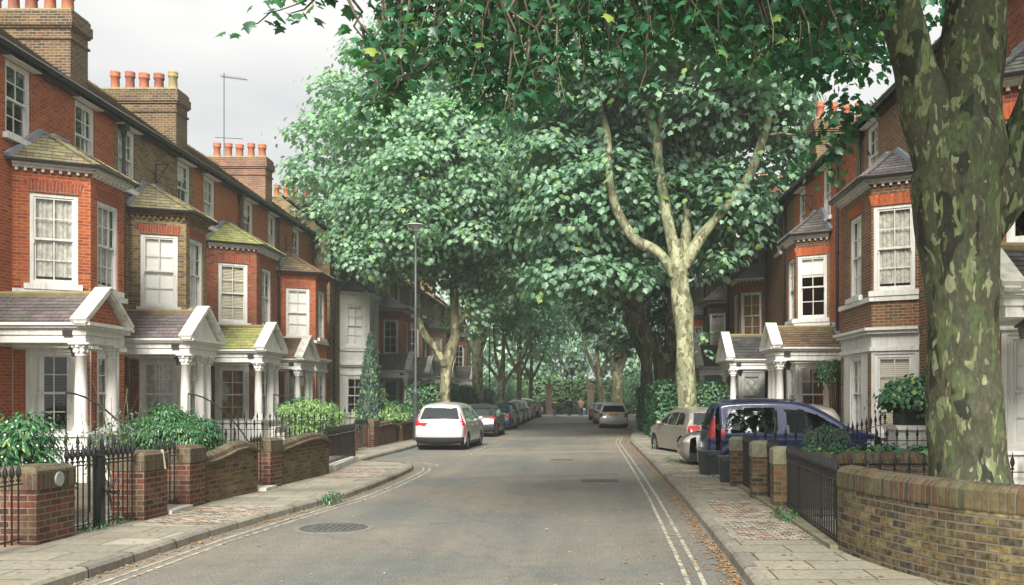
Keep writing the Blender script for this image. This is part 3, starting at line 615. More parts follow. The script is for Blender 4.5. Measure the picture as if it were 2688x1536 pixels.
        m.build('bay_gutter', BLACK if cornice != 'white' else BLACK, H)
    if porch:
        q0, q1, ox = porch; p0, p1 = q0 + .27, q1 - .2; ym = (p0 + p1) / 2; zb, zt = 1.1, 3.0
        # plinth and floor
        m = MB(); xa, xb = sorted((s * A, s * (A - ox - .05))); m.w(xa, xb, p0 - .05, p1 + .05, 0, zb - .06); m.w(xa, xb + (.05 if s < 0 else 0) , p0 - .1, p1 + .1, zb - .058, zb); m.build('porch_base', STUCCO, H)
        cm = column_mesh(zt - zb, .125); cp = tuple((o_, p0 + (y_ - q0) * (p1 - p0) / (q1 - q0)) for o_, y_ in colpos) if colpos is not None else ((ox - .15, p0 + .15), (ox - .15, p1 - .55), (ox - .15, p1 - .15))
        for (o_, y_) in cp: put_mesh('column', cm, H, P(o_, y_, zb))
        m = MB()
        for (e_, a, b) in ((0, zt, 3.16), (.035, 3.161, 3.27), (.07, 3.271, 3.3), (.13, 3.301, 3.35), (.19, 3.351, 3.42)):
            xo0, xo1 = sorted((s * A, s * (A - ox - e_))); m.w(xo0, xo1, p0 - e_, p0 + .28, a, b); m.w(xo0, xo1, p1 - .28, p1 + e_, a, b)
            u0_, u1_ = sorted((s * (A - ox + .28), s * (A - ox - e_))); m.w(u0_, u1_, p0 + .28, p1 - .28, a, b)
        m.w(*sorted((s * A, s * (A - ox + .2))), p0 + .2, p1 - .2, 3.34, 3.4)
        m.build('entablature', WHITE, H)
        za = 3.42 + (p1 - p0 + .4) / 2 * .68
        m = MB(); slope(m, P(0, p0 - .2, 3.42), P(ox - .1, p0 - .2, 3.42), P(0, ym, za), P(ox - .1, ym, za), 8); slope(m, P(0, p1 + .2, 3.42), P(ox - .1, p1 + .2, 3.42), P(0, ym, za), P(ox - .1, ym, za), 8)
        pr = m.build('porch_roof', porchroof, H)
        m = MB().tube([P(0, ym, za + .02), P(ox - .1, ym, za + .02)], .07, 6); m.build('ridge_tiles', mat('ridge_tile'), pr)
        m = MB().box(Fr(P(.02, p0 - .2, 3.44), (P(0, ym, za) - P(0, p0 - .2, 3.42)), Vector((-s, 0, 0))), 0, 1.4, 0, .16, -.02, .03); m.build('lead_flashing', LEAD, pr)
        m = MB(); tri = [P(ox - .06, p0 - .02, 3.42), P(ox - .06, p1 + .02, 3.42), P(ox - .06, ym, za - .06)]; m.prism(tri, Vector((-s * .08, 0, 0))); tp = m.build('pediment', WHITE if ped == 'white' else bayw, H)
        m = MB()
        for (ya, sg) in ((p0 - .26, 1), (p1 + .26, -1)):
            a = P(ox + .0, ya, 3.44); b = P(ox + .0, ym, za + .09 + .05)
            m.bar(a, b, .34, .09); m.bar(a + Vector((-s * .02, 0, -.08)), b + Vector((-s * .02, 0, -.08)), .24, .07)
        m.build('raking_cornice', STONE, tp)
        dfr = f; m = MB(); u = ym - y0
        for (a, b, c, e_) in ((-.5, -.42, 1.1, 3.3), (.42, .5, 1.1, 3.3), (-.42, .42, 3.2, 3.3), (-.42, .42, 2.82, 2.88)): m.box(f, u + a, u + b, -.12, -.02, c, e_)
        dr = m.build('door_frame', WHITE, H)
        m = MB().box(f, u - .42, u + .42, -.1, -.06, 1.1, 2.82)
        for (a, b, c, e_) in ((-.34, -.05, 1.25, 1.8), (.05, .34, 1.25, 1.8), (-.34, -.05, 1.95, 2.7), (.05, .34, 1.95, 2.7)): m.box(f, u + a, u + b, -.06, -.045, c, e_)
        m.build('door', (DOOR, DOORW, mat('door_green', (.03, .09, .06), .3))[int(y0) % 3], H)
        # steps down to the garden
        m = MB()
        for k in range(5):
            xo0, xo1 = sorted((s * (A - ox - .06 - .27 * k), s * (A - ox - .06 - .27 * (k + 1)))); m.w(xo0, xo1, ym - .55, ym + .55, .08, zb - .2 * (k + 1))
        m.build('step', STONE, H)
        if detail > 1:
            xo0, xo1 = sorted((s * (A - ox + .45), s * (A - ox + .25))); MB().w(xo0, xo1, p0 - .055, p0 - .036, 3.13, 3.25).build('number_plaque', BLACKP, H)
            m = MB(); x = s * (A - ox + .5); m.tube([(x, p0 + .5, 3.3), (x, p0 + .5, 2.98)], .01, 5); m.lathe((x, p0 + .5, 2.72), [(.05, 0), (.08, .16), (.13, .17), (.12, .2), (.03, .27)], 8); m.build('porch_lantern', mat('lantern_metal', (.12, .11, .09), .5), H)
    return H
# ---------------------------------------------------------------- left row
AL = 12.9
house(-1, AL, 11.0, 18.3, 'red brick terraced house at the left picture edge, nearest on the left side', wall=B_RED, tops=(), porch=None, bay=None, chim=None, pipes=(18.2,))
house(-1, AL, 18.3, 25.5, 'bright red brick house with red bay and sooty chimney, nearest full one on the left', wall=B_RED, bayw=B_RED, archm=B_ARCHR, bay=(20.98, 21.7, 23.3, 24.0), tops=(21.2, 24.05), porch=(18.95, 20.9, 2.6), colpos=((2.45, 19.1), (2.45, 20.75)),
      chim=24.1, chim_m=B_CHIM, chim_k=(1, 3, 4, 0, 1), pipes=(18.5,), fills=('net', 'net', 'side', 'side'), bayroof=SL_TAN, porchroof=SL_PUR, lower='brickhead', pier=B_RED, chz=11.95, ped='brick')
house(-1, AL, 25.5, 30.8, 'yellow stock brick house with white-blind bay between two red brick houses, left side', wall=B_STOCK, bayw=B_STOCK, bay=(26.4, 26.95, 28.4, 29.0), tops=(26.25, 30.05), porch=(24.05, 26.35, 2.6), colpos=((2.45, 24.2), (2.45, 25.35), (2.45, 25.95)),
      chim=30.4, chim_m=B_CHIM, pipes=(25.9,), fills=('blind', 'blind', 'net', 'net'), bayroof=SL_MOSS if False else SL_TAN, porchroof=SL_PUR, archm=B_ARCHR, cornice='brick', pier=B_MIX)
house(-1, AL, 30.8, 37.3, 'dark red brick house with mossy green porch slates, third bay on the left', wall=B_ORG, bayw=B_REDDK, bay=(31.9, 32.8, 34.9, 35.6), tops=(32.1, 35.9), porch=(29.6, 31.95, 2.6), colpos=((2.45, 29.75), (2.45, 31.2), (2.45, 31.8)),
      chim=39.0, chim_m=B_CHIMR, chim_k=(0, 0, 1, 0, 1), pipes=(34.8,), fills=('blinds', 'net', 'wood', 'side'), bayroof=SL_MOSS, porchroof=SL_MOSS, archm=B_ARCHR, pier=B_MIX)
house(-1, AL, 37.3, 44.6, 'red brick house with black gutter on its bay beside the painted white bay, left side', wall=B_ORG, bayw=B_RED, bay=(39.4, 40.1, 41.9, 42.6), tops=(38.6, 41.9), porch=(36.5, 38.9, 1.75), colpos=((1.6, 36.65), (1.6, 38.15), (1.6, 38.75)),
      chim=46.7, chim_m=B_CHIM, chim_k=(0, 1, 0, 0, 0), pipes=(39.2, 44.4), fills=('blind', 'blind', 'net', 'blind'), bayroof=SL_BRN, porchroof=SL_BRN, archm=B_ARCHR, cornice='brick', pier=B_RED)
house(-1, 12.1, 44.6, 53.0, 'house with white painted brick bay and dark slate bay roof behind the conifer', wall=B_STOCK, bayw=B_WHT, bay=(46.4, 47.3, 49.4, 50.2), d=1.3, tops=(46.2, 51.5), porch=None, chim=53.5, chim_m=B_BRN, pipes=(45.0, 52.3), fills=('blind', 'blind', 'none', 'none'), bayroof=SL_DARK, roofm=SL_DARK, archm=B_WHT, pier=B_WHT)
house(-1, 12.1, 53.0, 60.4, 'brown brick house with brick bay just past the painted white bay, left side', wall=B_STOCK, bayw=B_ORG, bay=(55.2, 56.2, 58.5, 59.3), d=1.3, tops=(54.6, 58.3), porch=(52.2, 55.0, 2.3), chim=60.5, chim_m=B_BRN, pipes=(60.0,), fills=('none', 'none', 'none', 'net'), bayroof=SL_DARK, porchroof=SL_DARK, archm=B_ARCHR, pier=B_ORG)
house(-1, 12.1, 60.4, 69.0, 'brown brick house seen behind the first left lamp post', wall=B_STOCK, bayw=B_BRN, bay=(62.2, 63.2, 65.6, 66.4), d=1.3, tops=(61.6, 66.0), porch=(58.9, 61.9, 2.3), chim=67.5, chim_m=B_BRN, pipes=(67.0,), fills=('none', 'net', 'none', 'net'), bayroof=SL_GREY, porchroof=SL_TAN, archm=B_ARCHR, pier=B_ORG, detail=1)
house(-1, 11.9, 69.0, 79.0, 'brown brick house with bay seen between lamp post and left forked tree', wall=B_STOCK, bayw=B_BRN, bay=(71.6, 72.8, 75, 76), d=1.3, tops=(71, 76.0), porch=(67.6, 71.0, 2.3), chim=77.5, chim_m=B_BRN, pipes=(), fills=('net', 'net', 'none', 'net'), bayroof=SL_GREY, porchroof=SL_GREY, archm=B_ARCHR, pier=B_ORG, detail=1)
house(-1, 11.5, 79.0, 91.0, 'farthest terraced house on the left, behind the mottled trunk', wall=B_STOCK, bayw=B_BRN, bay=(82, 83.2, 85.5, 86.5), d=1.3, tops=(), porch=(78, 81.2, 2.3), chim=None, pipes=(), fills=('none', 'net', 'none', 'net'), bayroof=SL_GREY, porchroof=SL_GREY, archm=B_ARCHR, pier=B_ORG, detail=1)
# ---------------------------------------------------------------- right row
AR = 8.15
house(1, AR, 11.5, 19.9, 'red brick house partly hidden behind the big near trunk at the right edge', wall=B_REDDK, bayw=B_REDDK, bay=(15.1, 15.7, 17.4, 18.0), d=1.0, tops=(18.45, 14.0), porch=(12.9, 15.0, 2.1), colpos=(), chim=None, pipes=(19.2,), fills=('none', 'blind', 'blind', 'blind'), bayroof=SL_DARK, porchroof=SL_DARK, pier=B_RED)
house(1, AR, 19.9, 27.4, 'brown brick house with large white ground floor bay left of the big near trunk', wall=B_BRN, bayw=B_BRN, bay=(22.25, 22.8, 25.45, 26.0), d=.98, tops=(22.0, 25.8), porch=None, chim=None, pipes=(20.6, 26.7), fills=('net', 'blind', 'blinds', 'blind'), bayroof=SL_GREY, pier=B_STOCK, archm=B_ARCH, chim_m=B_CHIM)
house(1, AR, 27.4, 35.3, 'brown brick house with orange flat arch above a dark bay window, right side', wall=B_RED, bayw=B_BRN, bay=(30.2, 30.8, 32.2, 32.9), d=.98, tops=(30.6, 34.0), porch=(28.2, 30.1, 2.15), colpos=((2.0, 28.35), (2.0, 29.2), (2.0, 29.95)), chim=33.6, chim_m=B_CHIM, chim_k=(0, 0, 1, 0, 4), pipes=(29.0,), fills=('half', 'none', 'none', 'net'), bayroof=SL_GREY, porchroof=SL_BRN, pier=B_MIX)
house(1, AR, 35.3, 45.6, 'red-brown brick house with tan blind in its bay and lattice ground floor window', wall=B_BRN, bayw=B_MIX, bay=(40.9, 41.6, 43.1, 43.9), d=1.05, tops=(38, 42.0), porch=(36.9, 39.9, 2.15), chim=44.2, chim_m=B_CHIMR, chim_k=(0, 1, 1, 0, 0), pipes=(36.6, 40.1), fills=('wood', 'blind', 'blind', 'blind'), bayroof=SL_DARK, porchroof=SL_DARK, pier=B_MIX, lattice=True)
house(1, AR, 45.6, 55.8, 'dark brick house just left of the red-brown one with lattice window, right side', wall=B_STOCK, bayw=B_DARK, bay=(51, 51.7, 53.4, 54.2), d=1.05, tops=(48, 53.0), porch=(46.3, 49.6, 2.15), pipes=(46.3, 50.5), fills=('net', 'blind', 'none', 'blind'), bayroof=SL_GREY, porchroof=SL_DARK, pier=B_MIX, archm=B_DARK, detail=1)
house(1, AR, 55.8, 66.2, 'orange brick house beside the pale mottled trunk, right side', wall=B_STOCK, bayw=B_ORG, bay=(60.4, 61.2, 63.0, 63.8), d=1.05, tops=(58, 63.0), porch=(55.9, 59.4, 2.15), pipes=(60,), chim=62, chim_m=B_CHIMR, fills=('net', 'blind', 'none', 'blind'), bayroof=SL_GREY, porchroof=SL_DARK, pier=B_MIX, detail=1)
house(1, AR, 66.2, 78, 'far right terraced house behind the two big trunks', wall=B_STOCK, bayw=B_MIX, bay=(71, 72, 74, 75), d=1.05, tops=(), porch=(66.5, 70, 2.15), fills=('none', 'blind', 'none', 'blind'), bayroof=SL_GREY, porchroof=SL_DARK, pier=B_MIX, detail=1)
# ---------------------------------------------------------------- garden walls, piers, railings
def oframe(p0, p1):
    a, b = Vector((*p0, 0)), Vector((*p1, 0)); t = (b - a).normalized(); return Fr(a, t, Vector((t.y, -t.x, 0))), (b - a).length
def brick_pier(label, p0, p1, w, h, m=B_WALL, z0=.1, cap='brick', name='brick_gate_pier', cat='gate pier'):
    fr, Lp = oframe(p0, p1)
    T = thing(name, label, cat, tuple(fr.p(Lp / 2, 0, z0)))
    MB().box(fr, 0, Lp, -w / 2, w / 2, z0, h - .24).build('shaft', m, T)
    mb = MB().box(fr, -.012, Lp + .012, -w / 2 - .012, w / 2 + .012, h - .24, h - .02)
    b = len(mb.v); q = [fr.p(u, d, h - .02) for u, d in ((-.012, -w / 2 - .012), (Lp + .012, -w / 2 - .012), (Lp + .012, w / 2 + .012), (-.012, w / 2 + .012))]; r = [fr.p(u, d, h + .03) for u, d in ((.05, -w / 2 + .05), (Lp - .05, -w / 2 + .05), (Lp - .05, w / 2 - .05), (.05, w / 2 - .05))]
    for i in range(4): mb.face([q[i], q[(i + 1) % 4], r[(i + 1) % 4], r[i]])
    mb.face(r); mb.build('brick_cap', B_COPE if cap == 'brick' else mat('stone_cap', (.3, .28, .22), .85, c2=(.18, .19, .1), nscale=6, bump=.4), T); return T
def garden_wall(label, p0, p1, hs, m=B_WALLY, w=.26, z0=.1, cope=.17, name='garden_wall', copem=B_COPE):
    """wall with a rising, curved coping: hs = heights along its length"""
    fr, Lp = oframe(p0, p1); n = 14; T = thing(name, label, 'garden wall', tuple(fr.p(Lp / 2, 0, z0)))
    H_ = lambda u: float(np.interp(u / Lp, np.linspace(0, 1, len(hs)), hs))
    mb = MB(); mc = MB()
    for i in range(n):
        a, b = Lp * i / n, Lp * (i + 1) / n; ha, hb = H_(a) - cope, H_(b) - cope
        for d in (-w / 2, w / 2): mb.face([fr.p(a, d, z0), fr.p(b, d, z0), fr.p(b, d, hb), fr.p(a, d, ha)])
        prof = [(w / 2 + .05, 0), (w / 2 + .06, .05), (w / 2 + .0, .065), (w / 2 - .02, .13), (w / 2 - .09, .17), (-w / 2 + .09, .17), (-w / 2 + .02, .13), (-w / 2, .065), (-w / 2 - .06, .05), (-w / 2 - .05, 0)]
        for k, ((d0, z0_), (d1, z1_)) in enumerate(zip(prof[:-1], prof[1:])):
            mc.face([fr.p(a, d0, ha + z0_), fr.p(b, d0, hb + z0_), fr.p(b, d1, hb + z1_), fr.p(a, d1, ha + z1_)], uv=[(a, .01 + k * .03), (b, .01 + k * .03), (b, .04 + k * .03), (a, .04 + k * .03)])
    for u in (0, Lp):
        mb.face([fr.p(u, -w / 2, z0), fr.p(u, w / 2, z0), fr.p(u, w / 2, H_(u) - cope), fr.p(u, -w / 2, H_(u) - cope)])
        mc.face([fr.p(u, d, H_(u) - cope + z_) for d, z_ in prof], uv=[(.02, .02)] * len(prof))
    mb.build('brickwork', m, T); mc.build('coping', copem, T); return T
def spear_mesh(h, r=.0105, ext=.13, big=1.0):
    key = ('spear', round(h, 2), r, big)
    if key in PROTO: return PROTO[key]
    m = MB(); m.tube([(0, 0, 0), (0, 0, h)], r, 6)
    b = big; m.lathe((0, 0, h - .001), [(r, 0), (r * 1.9 * b, .012), (r * 1.9 * b, .024), (r, .034), (r * 1.2, .04), (r * 2.3 * b, .07 * b), (r * 1.9 * b, .1 * b), (r * .8, .15 * b), (r * .2, .185 * b)], 6)
    o = m.build('railing_bar', BLACK, None, smooth=False); me = o.data; bpy.data.objects.remove(o); PROTO[key] = me; return me
def railing(label, p0, p1, z0=.16, z1=.92, gap=.12, name='iron_railing', cat='railing', group=None, big=1.0, posts=False, dz=0, rails=(1, 1)):
    fr, Lp = oframe(p0, p1); T = thing(name, label, cat, tuple(fr.p(0, 0, 0)), group)
    for k, zz in enumerate((z1 - .03, z0 + .05)):
        if rails[k]: MB().bar(fr.p(0, 0, zz + (0 if k == 0 else 0)), fr.p(Lp, 0, zz + dz * (1 if True else 0)), .038, .014).build('rail', BLACK, T)
    n = max(2, int(round(Lp / gap))); me = spear_mesh(z1 - z0, big=big)
    for i in range(n):
        u = Lp * (i + .5) / n; put_mesh('railing_bar', me, T, fr.p(u, 0, z0 + dz * u / Lp))
    if posts:
        for u in (0.02, Lp - .02):
            m = MB(); c = fr.p(u, 0, 0); m.w(c.x - .03, c.x + .03, c.y - .03, c.y + .03, .1, z1 + .05); m.lathe((c.x, c.y, z1 + .05), [(.03, 0), (.045, .02), (.03, .04), (.04, .08), (.03, .13), (.004, .22)], 8); m.build('railing_post', BLACK, T)
    return T
# left boundary, near to far
railing('short spear-topped railing at the bottom left picture corner', (-6.55, 9.2), (-6.5, 10.75), z1=.88, big=1.3)
brick_pier('red brick pier with round silver reflector, nearest on the left', (-6.66, 10.9), (-6.62, 11.65), .5, 1.0)
m = MB(); m.tube([(-6.39, 11.3, .86), (-6.36, 11.3, .86)], .09, 20); tag(m.build('round_reflector', mat('reflector', (.55, .6, .62), .25, metal=.6)), 'round silver reflector disc fixed on the nearest left pier', 'reflector')
g = railing('pair of tall spear-topped black iron gates between the two nearest left piers', (-6.55, 11.72), (-6.3, 13.05), z0=.14, z1=1.0, gap=.095, name='iron_gate', cat='gate', big=1.45)
m = MB(); m.w(-6.475, -6.385, 12.3, 12.42, .1, 1.05); m.lathe((-6.43, 12.36, 1.05), [(.05, 0), (.07, .03), (.045, .05), (.06, .1), (.04, .16), (.005, .25)], 8); m.build('gate_post', BLACK, g)
m = MB(); m.tube([(-6.36, 12.4, .6), (-6.3, 12.46, .68), (-6.28, 12.5, .78)], [.02, .02, .008], 8); m.tube([(-6.36, 12.4, .6), (-6.3, 12.5, .57), (-6.27, 12.56, .6)], [.022, .02, .01], 8); m.tube([(-6.36, 12.42, .62), (-6.32, 12.44, .45), (-6.31, 12.42, .34)], [.02, .015, .008], 8); m.build('gate_latch', BLACK, g)
brick_pier('red brick pier with a small wooden batten, between double gate and narrow gate', (-6.42, 13.1), (-6.38, 13.75), .48, 1.05)
railing('narrow black gate of four spear bars between two left brick piers', (-6.38, 13.8), (-6.36, 14.55), z0=.2, z1=.98, gap=.16, name='iron_gate', cat='gate', big=1.35)
brick_pier('red brick pier at the near end of the first curved garden wall', (-6.38, 14.6), (-6.36, 15.15), .42, 1.06)
garden_wall('first curved-top garden wall on the left, multicoloured brick with sooty coping', (-6.34, 15.17), (-6.12, 17.15), [.9, .92, .98, 1.06, 1.08, 1.0])
railing('narrow black gate of spear bars between the two curved garden walls', (-6.16, 17.2), (-6.14, 17.8), z0=.2, z1=.95, gap=.16, name='iron_gate', cat='gate', big=1.3)
brick_pier('red brick pier at the near end of the second curved garden wall', (-6.18, 17.85), (-6.12, 18.35), .4, 1.04)
garden_wall('second curved-top garden wall on the left ending beside the corner railings', (-6.1, 18.37), (-5.9, 21.2), [.92, .98, 1.04, 1.08, 1.08, .98])
tag(MB().w(-6.5, -6.1, 13.8, 14.55, .1, .17).build('stone_doorstep', STONE), 'pale stone threshold under the nearer narrow left gate', 'doorstep'); tag(MB().w(-6.35, -5.85, 17.2, 17.8, .1, .17).build('stone_doorstep', STONE), 'pale stone threshold between the two curved left garden walls', 'doorstep')
m = MB(); m.bar((-6.16, 13.6, 1.09), (-6.13, 13.63, .8), .05, .02); tag(m.build('wooden_batten', mat('old_wood', (.42, .36, .26), .8)), 'small pale wooden batten leaning on the second left pier', 'batten')
# corner railings on a white stone kerb
m = MB(); m.prism([(-7.2, 21.6, .1), (-6.0, 21.4, .1), (-5.85, 22.1, .1), (-6.15, 25.5, .1), (-7.4, 25.7, .1)], (0, 0, .14)); tag(m.build('stone_kerb_base', STONE), 'white stone base under the black corner railings', 'stone base')
def rl(label, a, b, **k): return railing(label, a, b, z0=.27, z1=.98, gap=.11, group='black railings on the white corner base', **k)
rl('black corner railing running along the pavement on the white base', (-5.98, 21.6), (-6.22, 25.4), posts=True)
rl('black corner railing on the near side of the white base', (-7.2, 21.65), (-6.05, 21.55))
# railings of the front gardens, set back
def garden_rail(label, a, b, z0=.5, z1=1.3): return railing(label, a, b, z0=z0, z1=z1, gap=.17, rails=(1, 0), group='spear-topped railings inside the left front gardens', big=1.15)
garden_rail('inner spear railing right behind the nearest left gate', (-9.6, 13.3), (-6.65, 13.35), z0=.2, z1=1.12)
garden_rail('inner spear railing beside the round green bush, left', (-8.8, 17.4), (-6.5, 17.6), z0=.2, z1=1.08)
garden_rail('inner spear railing in front of the second left house', (-9.8, 19.8), (-6.6, 19.9), z0=.4, z1=1.2)
garden_rail('inner spear railing in front of the third left porch', (-9.6, 25.2), (-6.6, 25.6), z0=.4, z1=1.25)
garden_rail('inner spear railing beside the pale green acer bush', (-9.6, 29.4), (-7.3, 29.6), z0=.3, z1=1.35)
for i, (x, y, l) in enumerate(((-8.9, 17.6, 'curved iron handrail on steps of the nearest full left house'), (-8.7, 22.6, 'curved iron handrail beside the second left porch'), (-8.6, 28.6, 'curved iron handrail beside the third left porch'))):
    T = thing('handrail', l, 'handrail', (x, y, .1)); pts = []
    for k in range(9):
        t = k / 8; pts.append((x - .9 + 1.5 * t, y, 1.95 - 1.1 * t * t - .1 * t))
    MB().tube(pts, .02, 6).build('rail', BLACK, T)
    for k in (0, 3, 6, 8): MB().tube([(pts[k][0], y, .1), pts[k]], .012, 6).build('baluster', BLACK, T)
# farther left walls
for (a, b, l) in (((-7.55, 27.2), (-7.5, 30.6), 'low orange brick garden wall just past the white parking line, left'), ((-7.45, 33.6), (-7.35, 36.2), 'short red brick garden wall near the silver car, left'), ((-7.3, 37.2), (-7.15, 42.5), 'red brick garden wall under the first left lamp post')):
    garden_wall(l, a, b, [.95, .98, .95], m=B_WALL if a[1] > 30 else B_ORG, cope=.17)
brick_pier('brick pier at the gap in the wall beside the silver car', (-7.5, 32.6), (-7.46, 33.3), .42, 1.05)
railing('black railing between the far left brick walls', (-7.5, 30.7), (-7.48, 32.5), z1=.95)
railing('small black gate between two far left brick walls', (-7.36, 36.25), (-7.32, 37.15), z1=.95, name='iron_gate', cat='gate')
# ---- right boundary
railing('long spear-topped railing between curved wall and nearest grey brick pier', (2.99, 10.75), (3.2, 14.35), z0=.16, z1=.92, gap=.14, big=1.35)
m = MB(); m.prism([(2.86, 10.6, .1), (3.12, 10.6, .1), (3.4, 18.6, .1), (3.08, 18.6, .1)], (0, 0, .06)); tag(m.build('stone_kerb_base', mat('mossy_stone', (.24, .22, .16), .9, c2=(.12, .13, .07), nscale=4, bump=.4)), 'low mossy stone edging under the right railings', 'stone edging')
brick_pier('grey-brown brick pier, nearest of three on the right', (3.2, 14.45), (3.22, 14.82), .36, 1.05, B_WALLY, cap='stone')
railing('narrow railing between nearest and middle right piers', (3.2, 14.9), (3.2, 15.85), z0=.16, z1=.92, gap=.105, big=1.35)
brick_pier('grey-brown brick pier, middle one of three on the right', (3.14, 15.95), (3.16, 16.3), .36, 1.07, B_WALLY, cap='stone')
railing('narrow railing between middle and farthest right piers', (3.16, 16.4), (3.16, 18.0), z0=.16, z1=.92, gap=.105, big=1.35)
brick_pier('grey-brown brick pier, farthest of three beside the blue car', (3.13, 18.1), (3.15, 18.45), .36, 1.05, B_WALLY, cap='stone')
railing('spear railing crossing the garden in front of the blue car', (3.35, 18.3), (7.2, 18.4), z0=.16, z1=1.03, gap=.2, big=1.35)
railing('spear railing in front of the low planted brick wall, right', (3.25, 12.9), (8.0, 12.95), z0=.16, z1=.84, gap=.21, big=1.35)
garden_wall('low dark brick wall topped with green ground cover, right', (3.42, 14.6), (9.5, 14.75), [1.0, 1.0], m=B_DARK, w=.45, cope=.17)
# the curved wall in the right foreground
T = thing('curved_brick_wall', 'curved yellow-brown brick wall with soldier-course top, right foreground', 'brick wall', (3.3, 9.5, .1))
cp = [(2.95, 10.62), (3.0, 10.1), (3.1, 9.55), (3.27, 9.0), (3.52, 8.45), (3.9, 7.98), (4.4, 7.62), (5.1, 7.4), (6.2, 7.3)]
P0 = [Vector((*p, 0)) for p in cp]; PP = []
for i in range(len(P0) - 1):
    a, b, c, d_ = P0[max(i - 1, 0)], P0[i], P0[i + 1], P0[min(i + 2, len(P0) - 1)]
    for k in range(6):
        t = k / 6; PP.append(.5 * ((2 * b) + (c - a) * t + (2 * a - 5 * b + 4 * c - d_) * t * t + (-a + 3 * b - 3 * c + d_) * t ** 3))
PP.append(P0[-1]); s_ = 0; mw, mc = MB(), MB(); wt = .33; top = 1.07; prev = None; rows = []
for i, p in enumerate(PP):
    t = (PP[min(i + 1, len(PP) - 1)] - PP[max(i - 1, 0)]).normalized(); nrm = Vector((t.y, -t.x, 0)) * -1
    nrm = Vector((-t.y, t.x, 0)) if Vector((-t.y, t.x, 0)).dot(Vector((1, .6, 0))) > 0 else Vector((t.y, -t.x, 0))
    if i: s_ += (p - PP[i - 1]).length
    rows.append((p, nrm, s_))
for (p, n, s0), (q, n2, s1) in zip(rows[:-1], rows[1:]):
    zc = top - .24
    for d0, d1, z0, z1 in ((0, 0, .1, zc), (wt, wt, .1, zc)):
        mw.face([p + n * d0 + Z * z0, q + n2 * d0 + Z * z0, q + n2 * d1 + Z * z1, p + n * d1 + Z * z1], uv=[(s0, z0), (s1, z0), (s1, z1), (s0, z1)])
    prof = [(-.008, zc), (-.012, zc + .02), (-.008, top - .06), (.05, top - .01), (.16, top + .012), (.28, top - .01), (wt + .01, top - .06), (wt + .01, zc)]
    for k, ((d0, z0), (d1, z1)) in enumerate(zip(prof[:-1], prof[1:])):
        mc.face([p + n * d0 + Z * z0, q + n2 * d0 + Z * z0, q + n2 * d1 + Z * z1, p + n * d1 + Z * z1], uv=[(s0, .02 + d0 + z0 - zc), (s1, .02 + d0 + z0 - zc), (s1, .02 + d1 + z1 - zc), (s0, .02 + d1 + z1 - zc)])
p, n, _ = rows[0]; mw.face([p + Z * .1, p + n * wt + Z * .1, p + n * wt + Z * (top - .24), p + Z * (top - .24)]); mc.face([p + n * d + Z * z for d, z in prof], uv=[(d, z - top + .26) for d, z in prof])
mw.build('brickwork', B_CURVE, T); mc.build('coping', B_COPE, T)
# white pedestal with box of shrubs is built with the plants
T = thing('white_pedestal', 'white rendered gate pedestal left of the near trunk carrying a planter', 'pedestal', (6.75, 19.0, .1))
MB().w(6.42, 7.08, 18.7, 19.4, .1, 1.2).build('shaft', STUCCO, T); MB().w(6.36, 7.14, 18.64, 19.46, 1.2, 1.29).build('cap', WHITE, T)
railing('spear railing climbing beside steps up to the white pedestal', (5.6, 20.2), (6.5, 19.6), z0=.2, z1=1.0, gap=.1, big=1.3, dz=.35)
# ---------------------------------------------------------------- lamp posts
def lamp(x, y, h, label):
    T = thing('street_lamp', label, 'lamp post', (x, y, .1), 'tall grey street lamps on the left pavement')
    MB().lathe((x, y, .1), [(.11, 0), (.11, .1), (.1, 1.9), (.11, 1.92), (.11, 2.0), (.07, 2.1), (.06, 2.15), (.055, 5), (.042, h - .2)], 14).build('pole', mat('lamp_post_paint', (.06, .07, .075), .5, noise=.3), T, smooth=True)
    hd = MB().lathe((x, y, h - .1), [(.05, 0), (.07, .02), (.1, .08), (.3, .2), (.36, .235)], 20).build('lamp_head', mat('lamp_glass', (.5, .5, .46), .3), T, smooth=True)
    MB().lathe((x, y, h + .14), [(.4, 0), (.41, .02), (.3, .06), (.1, .09), (.02, .1)], 20).build('lamp_cap', mat('lamp_cap_metal', (.42, .43, .42), .45), hd, smooth=True)
lamp(-6.75, 37.8, 8.75, 'nearest tall grey street lamp beside the left forked tree')
lamp(-6.7, 68, 8.75, 'second street lamp on the left, between hedge and trunks')
lamp(-6.3, 92, 7.7, 'farthest thin street lamp on the left near the park gates')
# ---------------------------------------------------------------- park gates at the end of the street
for x, l in ((-3.4, 'left stone gate pier with ball finial at the street end'), (1.05, 'right stone gate pier at the street end')):
    T = thing('stone_gate_pier', l, 'gate pier', (x, 100, 0)); st = mat('brown_stone', (.28, .22, .14), .85, c2=(.17, .14, .09), nscale=2.5)
    MB().w(x - .35, x + .35, 99.65, 100.35, 0, 2.9).build('shaft', st, T)
    m = MB(); m.w(x - .45, x + .45, 99.55, 100.45, 2.9, 3.0); m.w(x - .4, x + .4, 99.6, 100.4, 3.0, 3.2); m.w(x - .46, x + .46, 99.54, 100.46, 3.2, 3.3); m.lathe((x, 100, 3.3), [(.34, 0), (.2, .12), (.12, .2), (.22, .32), (.2, .48), (.05, .6)], 12); m.build('cap', st, T)
railing('tall black iron park gates between the two stone piers', (-3.0, 100), (.65, 100), z0=.1, z1=2.5, gap=.17, name='park_gate', cat='gate', rails=(1, 1))
railing('black park fence left of the stone gate piers', (-9.5, 100.2), (-3.9, 100.2), z0=.1, z1=2.1, gap=.2, name='park_fence', cat='fence')
railing('black park fence right of the stone gate piers', (1.5, 100.2), (7.5, 100.2), z0=.1, z1=2.1, gap=.2, name='park_fence', cat='fence')
T = thing('park_lamp', 'old-fashioned black lamp standing behind the park gates', 'lamp post', (-1.25, 104, 0))
